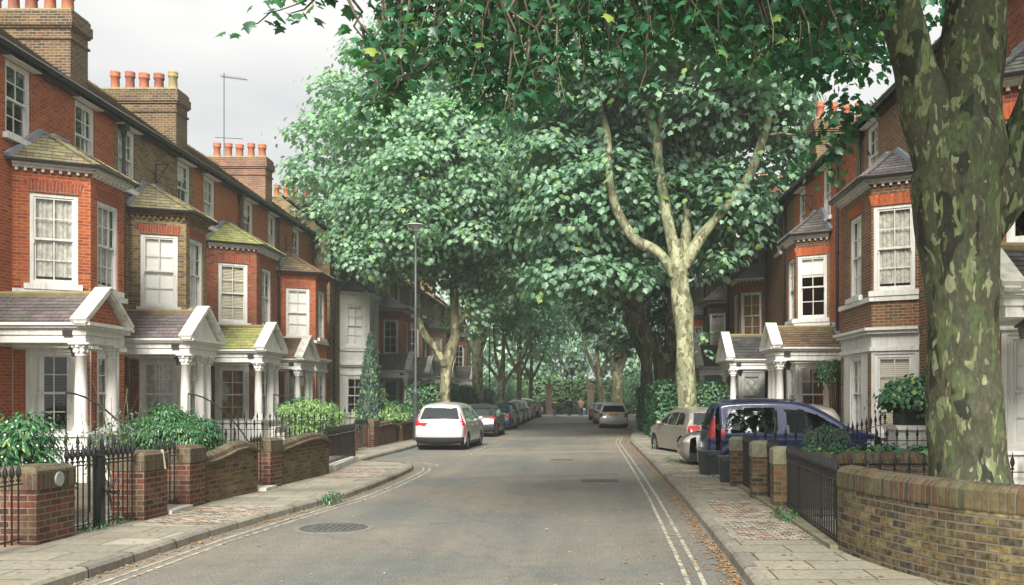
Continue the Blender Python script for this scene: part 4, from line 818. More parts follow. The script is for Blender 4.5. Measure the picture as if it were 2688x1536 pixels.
MB().lathe((-1.25, 104, 0), [(.14, 0), (.1, .3), (.06, .5), (.045, 3.6), (.07, 3.65)], 10).build('pole', BLACK, T)
MB().lathe((-1.25, 104, 3.65), [(.06, 0), (.2, .45), (.3, .5), (.1, .75), (.03, .95)], 8).build('lantern', mat('lantern_glass', (.6, .62, .6), .3), T)
# ---------------------------------------------------------------- bins
def bin_(x, y, rz, label, h=.5, w=.36):
    T = thing('recycling_bin', label, 'bin', (x, y, .115), None, 0)
    c, s_ = math.cos(rz), math.sin(rz); fr = Fr((x, y, .115), (c, s_, 0), (-s_, c, 0))
    m = MB(); a, b = w * .42, w * .5
    q = [fr.p(u * a, d * a * .9, .0) for u, d in ((-1, -1), (1, -1), (1, 1), (-1, 1))]; r = [fr.p(u * b, d * b * .9, h) for u, d in ((-1, -1), (1, -1), (1, 1), (-1, 1))]
    for i in range(4): m.face([q[i], q[(i + 1) % 4], r[(i + 1) % 4], r[i]])
    m.face(q[::-1]); m.build('bin_body', mat('bin_grey', (.035, .045, .05), .5, bump=.2), T)
    m = MB().box(fr, -b - .015, b + .015, -b * .9 - .015, b * .9 + .015, h, h + .035); m.box(fr, -b * .7, b * .7, -b * .9 - .03, -b * .9 - .014, h - .06, h + .02); m.build('lid', mat('bin_lid', (.07, .08, .085), .45), T)
bin_(2.93, 21.0, .35, 'dark grey hexagonal-looking bin beside the rear wheel of the blue car', h=.5, w=.42)
bin_(3.05, 19.1, -.1, 'dark grey lidded recycling bin nearest the camera, beside the right piers', h=.5, w=.4)
# aerial on the third chimney and wall bracket cables
T = thing('tv_aerial', 'thin television aerial on a mast above the third left chimney', 'aerial', (-15.2, 39.4, 12.4))
m = MB(); m.tube([(-15.2, 39.4, 12.1), (-15.2, 39.4, 15.7)], .018, 5); m.build('mast', BLACK, T)
m = MB(); m.tube([(-15.35, 39.4, 15.55), (-14.2, 39.4, 15.4)], .013, 5)
for k in range(12): x = -15.3 + k * .095; m.tube([(x, 39.15, 15.545 - k * .012), (x, 39.65, 15.545 - k * .012)], .006, 4)
m.build('aerial_array', BLACK, T); MB().tube([(-15.6, 39.4, 12.95), (-14.4, 39.4, 12.88)], .013, 5).build('cross_bar', BLACK, T)
def bracket(x, y, z, s, l):
    T = thing('cable_bracket', l, 'wall bracket', (x, y, z)); m = MB(); m.tube([(x, y, z), (x, y, z - .7)], .02, 5); m.tube([(x, y, z - .02), (x + s * .45, y - .1, z - .02)], .015, 5); m.tube([(x, y, z - .6), (x + s * .4, y - .09, z - .05)], .015, 5); m.build('arm', BLACK, T)
bracket(-12.82, 27.9, 8.9, 1, 'black iron wall bracket under the gutter of the yellow brick house'); bracket(-12.82, 40.2, 8.9, 1, 'black iron wall bracket on the red house past the third bay'); bracket(8.07, 32.2, 8.9, -1, 'black iron wall bracket on the right row near its drainpipe')
# ---------------------------------------------------------------- fallen leaves
def leaf_litter(name, label, n, fx, cols):
    mb = MB(); r = random.Random(5)
    for i in range(n):
        x, y, z = fx(r); a = r.uniform(0, 6.28); s = r.uniform(.014, .036); up = r.uniform(0, .018)
        pts = [(x + math.cos(a + t) * s * k, y + math.sin(a + t) * s * k, z + (up if j % 2 else .001)) for j, (t, k) in enumerate(((0, 1.3), (1.1, .8), (2.2, 1), (3.14, .5), (4.1, 1), (5.2, .8)))]
        mb.face(pts)
    tag(mb.build(name, cols), label, 'leaves', kind='stuff')
def kerb_x(K, y): return float(np.interp(y, [k[1] for k in K], [k[0] for k in K]))
LL = mat('dead_leaf', (.33, .2, .085), .8, c2=(.15, .085, .04), nscale=9); LG = mat('yellow_leaf', (.5, .42, .16), .8, c2=(.26, .24, .07), nscale=9)
def f1(r):
    y = 8 + 38 * r.random() ** 1.5; d = abs(r.gauss(0, .09 if r.random() < .8 else .5)); return kerb_x(KR, y) - .03 - d, y, .006
def f2(r):
    y = 9 + 16 * r.random(); d = abs(r.gauss(0, .07 if r.random() < .8 else .4)); return kerb_x(KL, y) + .03 + d, y, .006
leaf_litter('fallen_leaves', 'brown fallen leaves gathered in the right gutter', 1700, f1, LL); leaf_litter('fallen_leaves', 'brown fallen leaves along the left gutter', 420, f2, LL)
leaf_litter('fallen_leaves', 'yellow leaf litter on the road before the far parked cars', 700, lambda r: (r.gauss(1.2, .55), r.uniform(36, 60), .006), LG)
leaf_litter('fallen_leaves', 'leaf litter on the road beside the left parked cars', 700, lambda r: (r.gauss(-3.6, .5), r.uniform(28, 85), .006), LG)
leaf_litter('fallen_leaves', 'scattered leaves on the right pavement slabs', 160, lambda r: (r.uniform(1.9, 3.0), r.uniform(8.5, 24), .121), LL)
leaf_litter('fallen_leaves', 'scattered leaves on the left pavement slabs', 90, lambda r: (r.uniform(-6.2, -5.1), r.uniform(9, 22), .121), LL)
leaf_litter('fallen_leaves', 'few scattered leaves over the open road', 90, lambda r: (r.uniform(-4, 1.2), r.uniform(8.5, 30), .006), LG)
# ---------------------------------------------------------------- cars
def catmull(P, n):
    P = np.array(P, float); out = []
    for i in range(len(P) - 1):
        a, b, c, d = P[max(i - 1, 0)], P[i], P[i + 1], P[min(i + 2, len(P) - 1)]
        for k in range(n):
            t = k / n; out.append(.5 * (2 * b + (c - a) * t + (2 * a - 5 * b + 4 * c - d) * t * t + (-a + 3 * b - 3 * c + d) * t ** 3))
    out.append(P[-1]); return np.array(out)
CARGLASS = mat('car_glass', (.012, .018, .018), .03, spec=1.0)
CARTRIM = mat('car_trim', (.018, .018, .019), .5); TYRE = mat('tyre', (.02, .02, .02), .85, noise=.3); RIM = mat('alloy', (.42, .43, .44), .35, metal=.7)
LAMPR = mat('tail_lamp', (.34, .012, .015), .2, coat=.6); LAMPW = mat('clear_lamp', (.6, .6, .58), .15); SEAT = mat('car_seat', (.12, .11, .1), .9)
TINT = GLASS.copy(); TINT.name = 'tinted_glass'
for n_ in TINT.node_tree.nodes:
    if n_.type == 'BSDF_TRANSPARENT': n_.inputs[0].default_value = (.16, .18, .18, 1)
    if n_.type == 'BSDF_GLOSSY': n_.inputs[0].default_value = (.35, .38, .4, 1)
def paint(name, col, metal=.35): 
    return mat(name, col, .3, metal=metal, spec=.35, coat=.7, noise=.06, nscale=3)
def in_poly(x, y, poly):
    inside = np.zeros(x.shape, bool); n = len(poly)
    for i in range(n):
        x1, y1 = poly[i]; x2, y2 = poly[(i + 1) % n]
        c = ((y1 > y) != (y2 > y)) & (x < (x2 - x1) * (y - y1) / (y2 - y1 + 1e-12) + x1); inside ^= c
    return inside
def car(label, pm, outline, w=.88, belt=.93, wheels=(.75, 3.35), side_windows=(), rear_z=(1.0, 1.4), tail=(), tail_y=.5, plate=(.0, .78, 'white'), wr=.31, tumble=.42, glass=CARGLASS, tailm=LAMPR, lower=.0, bumper=None, wind_z=.95, res=1.0, plate_col=(.75, .75, .7), interior=False):
    """outline: closed side profile of (x, z) from the rear bumper's bottom up over the roof to the front bumper's bottom. x=0 rear"""
    T = thing('parked_car', label, 'car'); O = catmull(outline, max(3, int(8 * res))); K = len(O); R_ = .07
    xr, xf = O[:, 0].min(), O[:, 0].max(); Ln = xf - xr
    def W0(x, z):
        w0 = w - np.clip(z - belt, 0, None) * tumble - .05 * np.clip((.55 - z) / .4, 0, 1) ** 2
        e = np.clip((.5 - (x - xr)) / .5, 0, 1); f_ = np.clip((.75 - (xf - x)) / .75, 0, 1)
        return w0 - .07 * e ** 2 - .17 * f_ ** 2.2
    poly = [tuple(p) for p in O] + [(xf - .15, .22), (xr + .15, .22)]
    V = []; F = []; C = []                       # vertices, faces, class per face
    ny = max(6, int(14 * res)); base = 0
    ss = np.linspace(-1, 1, 2 * ny + 1)
    tan = np.gradient(O, axis=0); tan /= np.linalg.norm(tan, axis=1)[:, None] + 1e-9; nr = np.stack([-tan[:, 1], tan[:, 0]], 1)
    G = np.zeros((K, len(ss), 3))
    for j, s in enumerate(ss):
        bulge = .06 * (1 - s * s)
        P = O + nr * bulge; Wk = W0(O[:, 0], O[:, 1]) - R_
        G[:, j, 0] = P[:, 0]; G[:, j, 1] = s * Wk; G[:, j, 2] = P[:, 1]
    V = G.reshape(-1, 3).tolist()
    for k in range(K - 1):
        for j in range(len(ss) - 1):
            a = k * len(ss) + j; F.append((a, a + len(ss), a + len(ss) + 1, a + 1))
            cx, cy, cz = (G[k, j] + G[k + 1, j + 1]) / 2; wk = W0(cx, cz) - R_
            t = tan[k]; cls = 'body'
            steep = abs(t[1]) > .3
            if cx < xr + Ln * .42 and rear_z[0] < cz < rear_z[1] and abs(cy) < wk - .06 and (steep or t[1] > .22): cls = 'rear_window'
            elif cx > xr + Ln * .45 and cz > wind_z and t[1] < -.22 and abs(cy) < wk - .05 and cz < O[:, 1].max() - .05: cls = 'windscreen'
            elif tail and cx < xr + .5 and tail[0] < cz < tail[1] and abs(cy) > (tail_y if cz < tail[0] + .12 or tail_y < .6 else tail_y + .05) - (.28 if tail_y == .7 and cz < tail[0] + .11 else 0): cls = 'tail_lampL' if cy > 0 else 'tail_lampR'
            elif cx > xf - .5 and belt - .3 < cz < belt - .12 and abs(cy) > .45: cls = 'head_lampL' if cy > 0 else 'head_lampR'
            elif bumper and cz < bumper and (cx < xr + .6 or cx > xf - .6): cls = 'bumper'
            C.append(cls)
    # side skins
    nx, nzv = int(96 * res), int(40 * res)
    xs = xr + Ln * (.5 - .5 * np.cos(np.linspace(0, math.pi, nx + 1))) * .9999 + 1e-5
    seg = O; 
    def topz(x):
        i = np.where(((seg[:-1, 0] <= x) & (seg[1:, 0] >= x)) | ((seg[:-1, 0] >= x) & (seg[1:, 0] <= x)))[0]
        zz = [seg[q, 1] + (seg[q + 1, 1] - seg[q, 1]) * ((x - seg[q, 0]) / (seg[q + 1, 0] - seg[q, 0] + 1e-9)) for q in i]
        return (max(zz), min(zz)) if zz else (.5, .3)
    tops = np.array([topz(x) for x in xs]); zt = tops[:, 0]; zb = np.where((xs - xr < .3) | (xf - xs < .35), tops[:, 1], .2)
    zb = np.minimum(zb, zt - .02); zb = np.where((tops[:, 1] < zt - .1), np.minimum(tops[:, 1], zb), zb); zb = np.where((xs - xr > .3) & (xf - xs > .35), .2, zb)
    v_ = np.linspace(0, 1, nzv + 1); X = np.repeat(xs[:, None], nzv + 1, 1); Zz = zb[:, None] + (zt - zb)[:, None] * v_[None, :]
    pts = np.stack([X.ravel(), Zz.ravel()], 1); segd = np.full(len(pts), 9.0)
    for a, b in zip(O[:-1], O[1:]):
        ab = b - a; t = np.clip(((pts - a) @ ab) / (ab @ ab + 1e-12), 0, 1); segd = np.minimum(segd, np.linalg.norm(pts - a - t[:, None] * ab, axis=1))
    dd = np.clip(segd, 0, R_); fil = R_ - np.sqrt(np.clip(R_ ** 2 - (R_ - dd) ** 2, 0, None))
    Wd = (W0(pts[:, 0], pts[:, 1]) - fil)
    crease = .018 * np.exp(-((pts[:, 1] - (belt - .14)) / .03) ** 2); Wd = Wd + crease * .5
    # the wheel arches
    for wx in wheels:
        r_ = np.hypot(pts[:, 0] - wx, pts[:, 1] - wr); Wd += .022 * np.exp(-((r_ - wr - .1) / .05) ** 2)
    for sg in (-1, 1):
        b0 = len(V); V += np.stack([pts[:, 0], sg * Wd, pts[:, 1]], 1).tolist()
        cxs = (X[:-1, :-1] + X[1:, 1:]) / 2; czs = (Zz[:-1, :-1] + Zz[1:, 1:]) / 2
        win = np.zeros(cxs.shape, int)
        for q, pl in enumerate(side_windows): win[in_poly(cxs, czs, pl)] = q + 1
        arc = np.zeros(cxs.shape, bool)
        for wx in wheels: arc |= np.hypot(cxs - wx, czs - wr) < wr + .055
        for i in range(nx):
            for j in range(nzv):
                if arc[i, j]: continue
                a = b0 + i * (nzv + 1) + j; q = (a, a + 1, a + nzv + 2, a + nzv + 1); F.append(q if sg > 0 else q[::-1])
                x, z = cxs[i, j], czs[i, j]; cls = 'body'; sd_ = 'L' if sg > 0 else 'R'
                if win[i, j]: cls = 'side_window%d%s' % (win[i, j], sd_)
                elif tail and x < xr + .3 + (.1 if z < (tail[0] + tail[1]) / 2 else 0) and tail[0] < z < tail[1]: cls = 'tail_lamp' + sd_
                elif x > xf - .55 and belt - .3 < z < belt - .12: cls = 'head_lamp' + sd_
                elif z < .3 + lower: cls = 'bumper'
                elif bumper and z < bumper and x < xr + .3: cls = 'bumper'
                C.append(cls)
    VA = np.array(V)
    mats = {'body': pm, 'bumper': CARTRIM if lower >= 0 and bumper else pm}
    for cls in sorted(set(C)):
        fs = [f for f, c in zip(F, C) if c == cls]; used = sorted(set(i for f in fs for i in f)); mp = {u: k for k, u in enumerate(used)}
        nm = cls.rstrip('LR').rstrip('0123456789'); me = bpy.data.meshes.new(nm); me.from_pydata(VA[used].tolist(), [], [tuple(mp[i] for i in f) for f in fs])
        me.polygons.foreach_set('use_smooth', [True] * len(me.polygons))
        me.materials.append(mats.get(cls) or (glass if 'window' in cls else (CARGLASS if cls == 'windscreen' and glass is CARGLASS else (glass if cls == 'windscreen' else (tailm if 'tail' in cls else LAMPW)))))
        o = bpy.data.objects.new(nm, me); COL.objects.link(o); o.parent = T
    # underbody, arches, seats
    m = MB(); m.w(xr + .12, xf - .15, -w + .14, w - .14, .2, .42)
    for wx in wheels: m.tube([(wx, -w + .05, wr), (wx, w - .05, wr)], wr + .06, 18)
    m.build('underbody', CARTRIM, T)
    if interior:
        m = MB()
        for x in (1.35, 2.25):
            for y in (-.38, .38): m.w(x - .08, x + .08, y - .24, y + .24, .6, 1.22); m.w(x - .06, x + .06, y - .12, y + .12, 1.22, 1.42)
        m.w(2.9, 3.25, -.7, .7, .7, 1.0); m.build('seat', SEAT, T)
        m = MB(); m.tube([(2.72 + .1 * math.sin(a) * .4, -.38 + .19 * math.cos(a), 1.02 + .19 * math.sin(a)) for a in np.linspace(0, 6.28, 17)], .018, 6); m.build('steering_wheel', CARTRIM, T)
    for wx in wheels:
        for sg in (-1, 1):
            y0, y1 = sg * (w - .2), sg * (w - .005)
            m = MB(); prof = [(wr - .1, y0), (wr - .015, y0), (wr, y0 + (y1 - y0) * .15), (wr, y0 + (y1 - y0) * .85), (wr - .015, y1), (wr - .105, y1)]
            b = 0; n = 28
            for (r_, y) in prof:
                for k in range(n): a = 2 * math.pi * k / n; m.v.append((wx + r_ * math.cos(a), y, wr + r_ * math.sin(a)))
            for i in range(len(prof) - 1):
                for k in range(n): k2 = (k + 1) % n; m.f.append((i * n + k, i * n + k2, (i + 1) * n + k2, (i + 1) * n + k))
            wh = m.build('wheel', TYRE, T)
            m = MB(); yo = sg * (w - .03); m.tube([(wx, yo - sg * .02, wr), (wx, yo, wr)], .05, 12)
            for k in range(8):
                a = 2 * math.pi * k / 8; m.bar((wx + .04 * math.cos(a), yo - sg * .01, wr + .04 * math.sin(a)), (wx + (wr - .1) * math.cos(a), yo - sg * .01, wr + (wr - .1) * math.sin(a)), .045, .02, up=Vector((0, 1, 0)))
            rp = [(wx + (wr - .1) * math.cos(a), yo - sg * .012, wr + (wr - .1) * math.sin(a)) for a in np.linspace(0, 2 * math.pi, 25)]; m.tube(rp, .014, 5, cap=False)
            m.build('rim', RIM, wh)
    # number plate, wiper, mirrors, handles
    px, pz, pc = plate; zk = np.argmin(np.abs(O[:K // 2, 1] - pz)); ox = O[zk, 0] - .07
    m = MB().w(ox - .02, ox + .012, -.27, .27, pz - .06, pz + .06); m.build('number_plate', mat('plate_' + pc, plate_col, .5), T)
    zt_ = rear_z[0] + .02; zk = np.argmin(np.abs(O[:K // 2, 1] - zt_)); ox = O[zk, 0] - .085
    m = MB(); m.bar((ox, .0, zt_), (ox + .03, .42, zt_ + .05), .025, .015); m.build('wiper', CARTRIM, T)
    for sg in (-1, 1):
        mx_ = side_windows[-1]; x_ = max(p[0] for p in mx_) - .22
        m = MB(); m.sphere((x_, sg * (w + .08), belt + .08), (.07, .11, .075), 10, 6); m.bar((x_, sg * (w - .05), belt + .03), (x_, sg * (w + .05), belt + .06), .05, .04); m.build('wing_mirror', pm if pc != 'x' else CARTRIM, T, smooth=True)
        for x_ in (xr + Ln * .36, xr + Ln * .58):
            m = MB().w(x_ - .09, x_ + .09, min(sg * (w - .01), sg * (w + .022)), max(sg * (w - .01), sg * (w + .022)), belt - .135, belt - .105); m.build('door_handle', pm, T)
    return T
HATCH = [(.22, .26), (.06, .32), (.0, .5), (.02, .66), (.1, .86), (.2, 1.02), (.38, 1.3), (.55, 1.43), (.95, 1.5), (1.8, 1.51), (2.35, 1.44), (2.85, 1.18), (3.2, 1.0), (3.7, .9), (4.08, .76), (4.2, .6), (4.2, .42), (4.05, .26)]
MPV = [(.22, .26), (.05, .32), (.0, .52), (.03, .7), (.09, .92), (.17, 1.08), (.34, 1.42), (.46, 1.56), (.9, 1.63), (1.9, 1.64), (2.5, 1.55), (3.05, 1.24), (3.4, 1.04), (3.9, .92), (4.22, .78), (4.35, .6), (4.35, .42), (4.2, .26)]
SALOON = [(.22, .26), (.05, .34), (.0, .52), (.03, .72), (.06, .9), (.15, .985), (.62, 1.02), (1.0, 1.22), (1.3, 1.36), (1.75, 1.42), (2.3, 1.41), (2.7, 1.3), (3.2, 1.02), (3.5, .95), (4.05, .86), (4.42, .74), (4.5, .58), (4.5, .42), (4.35, .26)]
VAN = [(.2, .3), (.05, .36), (.0, .55), (.02, .8), (.06, 1.05), (.12, 1.3), (.2, 1.55), (.34, 1.7), (.8, 1.76), (1.7, 1.77), (2.3, 1.7), (2.8, 1.48), (3.3, 1.17), (3.55, 1.07), (3.95, .97), (4.12, .82), (4.2, .6), (4.2, .42), (4.05, .28)]
sw_h = [[(.62, 1.02), (.78, 1.32), (.98, 1.385), (1.32, 1.395), (1.3, .99)], [(1.37, .99), (1.39, 1.395), (1.9, 1.39), (2.05, 1.36), (2.1, .97)], [(2.18, .97), (2.13, 1.35), (2.35, 1.32), (2.75, 1.1), (2.88, .99), (2.85, .96)]]
sw_m = [[(.5, 1.1), (.62, 1.42), (.8, 1.49), (1.15, 1.5), (1.12, 1.06)], [(1.2, 1.06), (1.23, 1.5), (1.95, 1.51), (2.0, 1.03)], [(2.08, 1.03), (2.05, 1.49), (2.4, 1.44), (2.85, 1.21), (3.05, 1.05), (3.0, 1.02)]]
sw_s = [[(1.05, 1.04), (1.3, 1.26), (1.55, 1.31), (1.85, 1.31), (1.85, 1.0)], [(1.92, 1.0), (1.92, 1.31), (2.3, 1.3), (2.6, 1.2), (2.95, .99), (2.9, .97)]]
sw_v = [[(.42, 1.08), (.5, 1.46), (.66, 1.58), (1.1, 1.62), (1.55, 1.62), (1.62, 1.56), (1.62, 1.08), (1.5, 1.03), (.55, 1.04)], [(1.9, 1.03), (1.8, 1.6), (2.2, 1.57), (2.55, 1.46), (3.05, 1.17), (3.15, 1.05), (3.1, 1.01)]]
def put(T, x, y, rz): T.location = (x, y, 0); T.rotation_euler = (0, 0, R(rz)); return T
SILVER = paint('silver_paint', (.52, .52, .5), .3); DKGREY = paint('charcoal_paint', (.045, .046, .05)); BLUE = paint('blue_paint', (.02, .07, .16)); BLK = paint('black_paint', (.014, .015, .018), .2)
NAVY = paint('navy_paint', (.006, .018, .075), 0); BEIGE = paint('beige_paint', (.34, .31, .27), .4); WHT = paint('white_car_paint', (.62, .62, .6), .05); GRY = paint('grey_paint', (.2, .2, .2)); DKBL = paint('dark_blue_paint', (.02, .035, .07))
# the row along the left kerb
c = car('silver-white people carrier with tall red tail lights, nearest in the left parked row', SILVER, MPV, w=.9, belt=1.0, wheels=(.8, 3.4), side_windows=sw_m, rear_z=(1.1, 1.5), tail=(.86, 1.34), tail_y=.7, plate=(0, .74, 'white'), bumper=.47)
put(c, -4.98, 32.4, 86)
# slim arms of the tail lights beside the rear window are built as red strips
c = car('charcoal hatchback behind the silver people carrier, with wide red tail lights', DKGREY, HATCH, w=.89, belt=.95, wheels=(.78, 3.4), side_windows=sw_h, rear_z=(1.02, 1.38), tail=(.8, .96), tail_y=.42, plate=(0, .5, 'yellow'), plate_col=(.6, .58, .4), bumper=.42)
put(c, -4.85, 43.2, 88)
c = car('mid blue saloon, third car in the left parked row', BLUE, SALOON, w=.87, belt=.93, wheels=(.85, 3.6), side_windows=sw_s, rear_z=(1.04, 1.33), tail=(.72, .92), tail_y=.5, plate=(0, .6, 'white'))
put(c, -4.85, 52.5, 88)
row = [(SILVER, MPV, sw_m, 87, 'black hatchback fourth in the left parked row', BLK, HATCH, sw_h, 59.5), ]
c4 = car('dark blue hatchback, fourth car in the left parked row', DKBL, HATCH, w=.88, belt=.95, wheels=(.78, 3.4), side_windows=sw_h, rear_z=(1.02, 1.38), tail=(.8, 1.0), tail_y=.55, res=.6); put(c4, -4.95, 59.8, 88)
c5 = car('pale grey car, fifth in the left parked row', GRY, HATCH, w=.88, belt=.95, wheels=(.78, 3.4), side_windows=sw_h, rear_z=(1.02, 1.38), tail=(.8, 1.0), tail_y=.55, res=.5); put(c5, -4.95, 66.2, 89)
c6 = car('silver people carrier, sixth in the left parked row', SILVER, MPV, w=.88, belt=1.0, wheels=(.8, 3.4), side_windows=sw_m, rear_z=(1.1, 1.45), tail=(.86, 1.1), tail_y=.55, res=.5); put(c6, -5.0, 72.5, 89)
c7 = car('dark grey car, seventh in the left parked row', DKGREY, MPV, w=.88, belt=1.0, wheels=(.8, 3.4), side_windows=sw_m, rear_z=(1.1, 1.45), tail=(.86, 1.1), tail_y=.55, res=.5); put(c7, -5.0, 79, 89)
c8 = car('black car farthest in the left parked row, near the gates', BLK, HATCH, w=.88, belt=.95, wheels=(.78, 3.4), side_windows=sw_h, rear_z=(1.02, 1.38), tail=(.8, 1.0), tail_y=.55, res=.5); put(c8, -4.7, 86, 90)
c9 = car('white van roof showing over the far end of the left parked row', WHT, VAN, w=.9, belt=1.02, wheels=(.8, 3.4), side_windows=sw_v, rear_z=(1.1, 1.5), tail=(.8, 1.2), tail_y=.7, res=.5); put(c9, -6.6, 92, 60)
# right side
c = car('white hatchback with yellow number plate parked beside the right hedge', WHT, HATCH, w=.87, belt=.95, wheels=(.78, 3.4), side_windows=sw_h, rear_z=(1.0, 1.38), tail=(.68, .92), tail_y=.62, plate=(0, .84, 'amber'), plate_col=(.75, .42, .03)); put(c, 1.98, 55.5, 89)
c = car('silver car with red tail light half hidden behind the white hatchback', SILVER, HATCH, w=.87, belt=.95, wheels=(.78, 3.4), side_windows=sw_h, rear_z=(1.02, 1.38), tail=(.75, 1.0), tail_y=.5, res=.5); put(c, 1.75, 64.5, 90)
c = car('silver-grey saloon farthest on the right, near the stone gate pier', GRY, SALOON, w=.87, belt=.93, wheels=(.85, 3.6), side_windows=sw_s, rear_z=(1.04, 1.33), tail=(.72, .92), tail_y=.5, plate=(0, .6, 'white'), res=.5); put(c, 1.6, 76, 91)
c = car('beige hatchback parked on the right drive just beyond the beige people carrier', BEIGE, HATCH, w=.87, belt=.95, wheels=(.78, 3.4), side_windows=sw_h, rear_z=(1.02, 1.38), tail=(.8, 1.0), tail_y=.5, glass=CARGLASS); put(c, 4.15, 28.2, 104)
c = car('beige people carrier nose to the road behind the blue car', BEIGE, MPV, w=.88, belt=1.0, wheels=(.8, 3.5), side_windows=sw_m, rear_z=(1.1, 1.45), tail=(.86, 1.1), tail_y=.55); put(c, 7.0, 24.6, 180)
c = car('navy blue compact van parked nose to the house behind the three right piers', NAVY, VAN, w=.87, belt=1.0, wheels=(.72, 3.35), side_windows=sw_v, rear_z=(1.1, 1.58), tail=(.92, 1.36), tail_y=.66, plate=(0, .74, 'white'), wr=.33, glass=TINT, interior=True, tumble=.3, res=1.3); put(c, 2.92, 22.15, 0)
for sg in (-1, 1):
    m = MB(); o_ = Vector((0, 0, 0)); m.bar((.6, sg * .58, 1.80), (2.1, sg * .58, 1.80), .04, .03)
    for x_ in (.7, 1.35, 2.0): m.w(x_ - .04, x_ + .04, sg * .58 - .02, sg * .58 + .02, 1.72, 1.79)
    ob = m.build('roof_rail', BLACKP, None); ob.parent = c
# ---------------------------------------------------------------- pedestrians, walking away near the park gates
SKIN = mat('skin', (.5, .3, .2), .6)
def person(x, y, label, coat, legs, hair, h=1.7, coat_len=.75, lean=0, step=.16, coat_w=1.0):
    T = thing('person', label, 'person', (x, y, .115 if y < 92 else .004)); s = h / 1.7
    B = [(0, 0, .92), (0, 0, 1.15), (0, 0, 1.38), (0, 0, 1.47), (0, 0, 1.58), (.1, 0, .88), (.1, step, .48), (.1, step - .02, .07), (.1, step + .14, .03), (-.1, 0, .88), (-.1, -step * .6, .48), (-.1, -step * 1.6, .1), (-.1, -step * 1.6 + .12, .04), (.2, 0, 1.38), (.26, -.06, 1.12), (.25, .04, .88), (.25, .06, .79), (-.2, 0, 1.38), (-.26, .06, 1.12), (-.25, .14, .9), (-.25, .16, .81)]
    E = [(0, 1), (1, 2), (2, 3), (3, 4), (0, 5), (5, 6), (6, 7), (7, 8), (0, 9), (9, 10), (10, 11), (11, 12), (2, 13), (13, 14), (14, 15), (15, 16), (2, 17), (17, 18), (18, 19), (19, 20)]
    Rr = [.15, .14, .14, .06, .09, .09, .06, .045, .04, .09, .06, .045, .04, .06, .045, .035, .03, .06, .045, .035, .03]
    # one continuous body surface by lofted tubes joined at the joints
    m = MB()
    for (a, b) in E:
        pa, pb = Vector(B[a]) * s, Vector(B[b]) * s; m.tube([pa, pa.lerp(pb, .5), pb], [Rr[a] * s, (Rr[a] + Rr[b]) / 2 * s, Rr[b] * s], 10)
    for i in range(len(B)): m.sphere(Vector(B[i]) * s, Rr[i] * s * 1.0, 10, 6)
    m.sphere(Vector((0, .01, 1.6)) * s, (.075 * s, .095 * s, .115 * s), 12, 8); m.sphere(Vector((0, .1, 1.59)) * s, (.015, .02, .02), 6, 4)
    for v in range(len(m.v)): pass
    ob = m.build('body', SKIN, None, smooth=True); ob.parent = T
    rm = ob.modifiers.new('join', 'REMESH'); rm.mode = 'VOXEL'; rm.voxel_size = .022; rm.use_smooth_shade = True
    def cl(name, segs, mt):
        m = MB()
        for pts, rr in segs: m.tube([Vector(p) * s for p in pts], [r * s for r in rr], 12)
        o = m.build(name, mt, None, smooth=True); o.parent = T; return o
    for (a, b, c) in ((5, 6, 7), (9, 10, 11)): cl('trouser_leg', [([B[a], B[b], B[c]], [.11, .08, .065])], legs)
    for (a, b) in ((7, 8), (11, 12)): cl('shoe', [([Vector(B[a]) - Vector((0, .05, .03)), B[b]], [.055, .045])], mat('shoe', (.05, .04, .035), .6))
    ct = cl('coat', [([(0, 0, coat_len), (0, 0, .95), (0, 0, 1.15), (0, 0, 1.36), (0, 0, 1.46)], [.21 * coat_w, .2 * coat_w, .18 * coat_w, .195 * coat_w, .08])], coat)
    for (a, b, c) in ((13, 14, 15), (17, 18, 19)): 
        m = MB(); m.tube([Vector(B[a]) * s, Vector(B[b]) * s, Vector(B[c]) * s], [.075 * s, .062 * s, .05 * s], 10); o = m.build('sleeve', coat, None, smooth=True); o.parent = ct
    m = MB(); m.sphere(Vector((0, -.015, 1.63)) * s, (.09 * s, .1 * s, .1 * s), 12, 8); o = m.build('hair', hair, None, smooth=True); o.parent = T
    return T
JEAN = mat('denim', (.06, .12, .22), .85); DJ = mat('dark_trousers', (.03, .05, .09), .85)
person(-2.62, 92.8, 'person in a dark brown coat with a hat walking alone at left', mat('brown_coat', (.07, .035, .03), .85), JEAN, mat('brown_hat', (.12, .05, .04), .8), h=1.62, coat_len=.72)
person(-1.08, 88.8, 'person in a black jacket and jeans walking in the middle', mat('black_coat', (.012, .012, .015), .85), DJ, mat('brown_hair', (.12, .07, .03), .7), h=1.78, coat_len=.85, coat_w=1.08)
T3 = person(-.0, 88.2, 'person in a beige coat carrying a bag at right', mat('beige_coat', (.46, .33, .2), .85), mat('blue_jeans', (.05, .16, .26), .85), mat('fair_hood', (.45, .3, .16), .8), h=1.72, coat_len=.7)
T = thing('carrier_bag', 'blue and white carrier bag held by the person in beige', 'bag', (.28, 88.2, .35))
MB().prism([(.18, 88.1, .38), (.46, 88.1, .36), (.5, 88.1, .7), (.2, 88.1, .72)], (0, .16, 0)).build('bag_body', mat('bag_blue', (.1, .22, .4), .6), T)
MB().prism([(.2, 88.1, .722), (.5, 88.1, .702), (.44, 88.1, .86), (.26, 88.1, .86)], (0, .15, 0)).build('bag_top', mat('bag_white', (.7, .7, .7), .6), T)
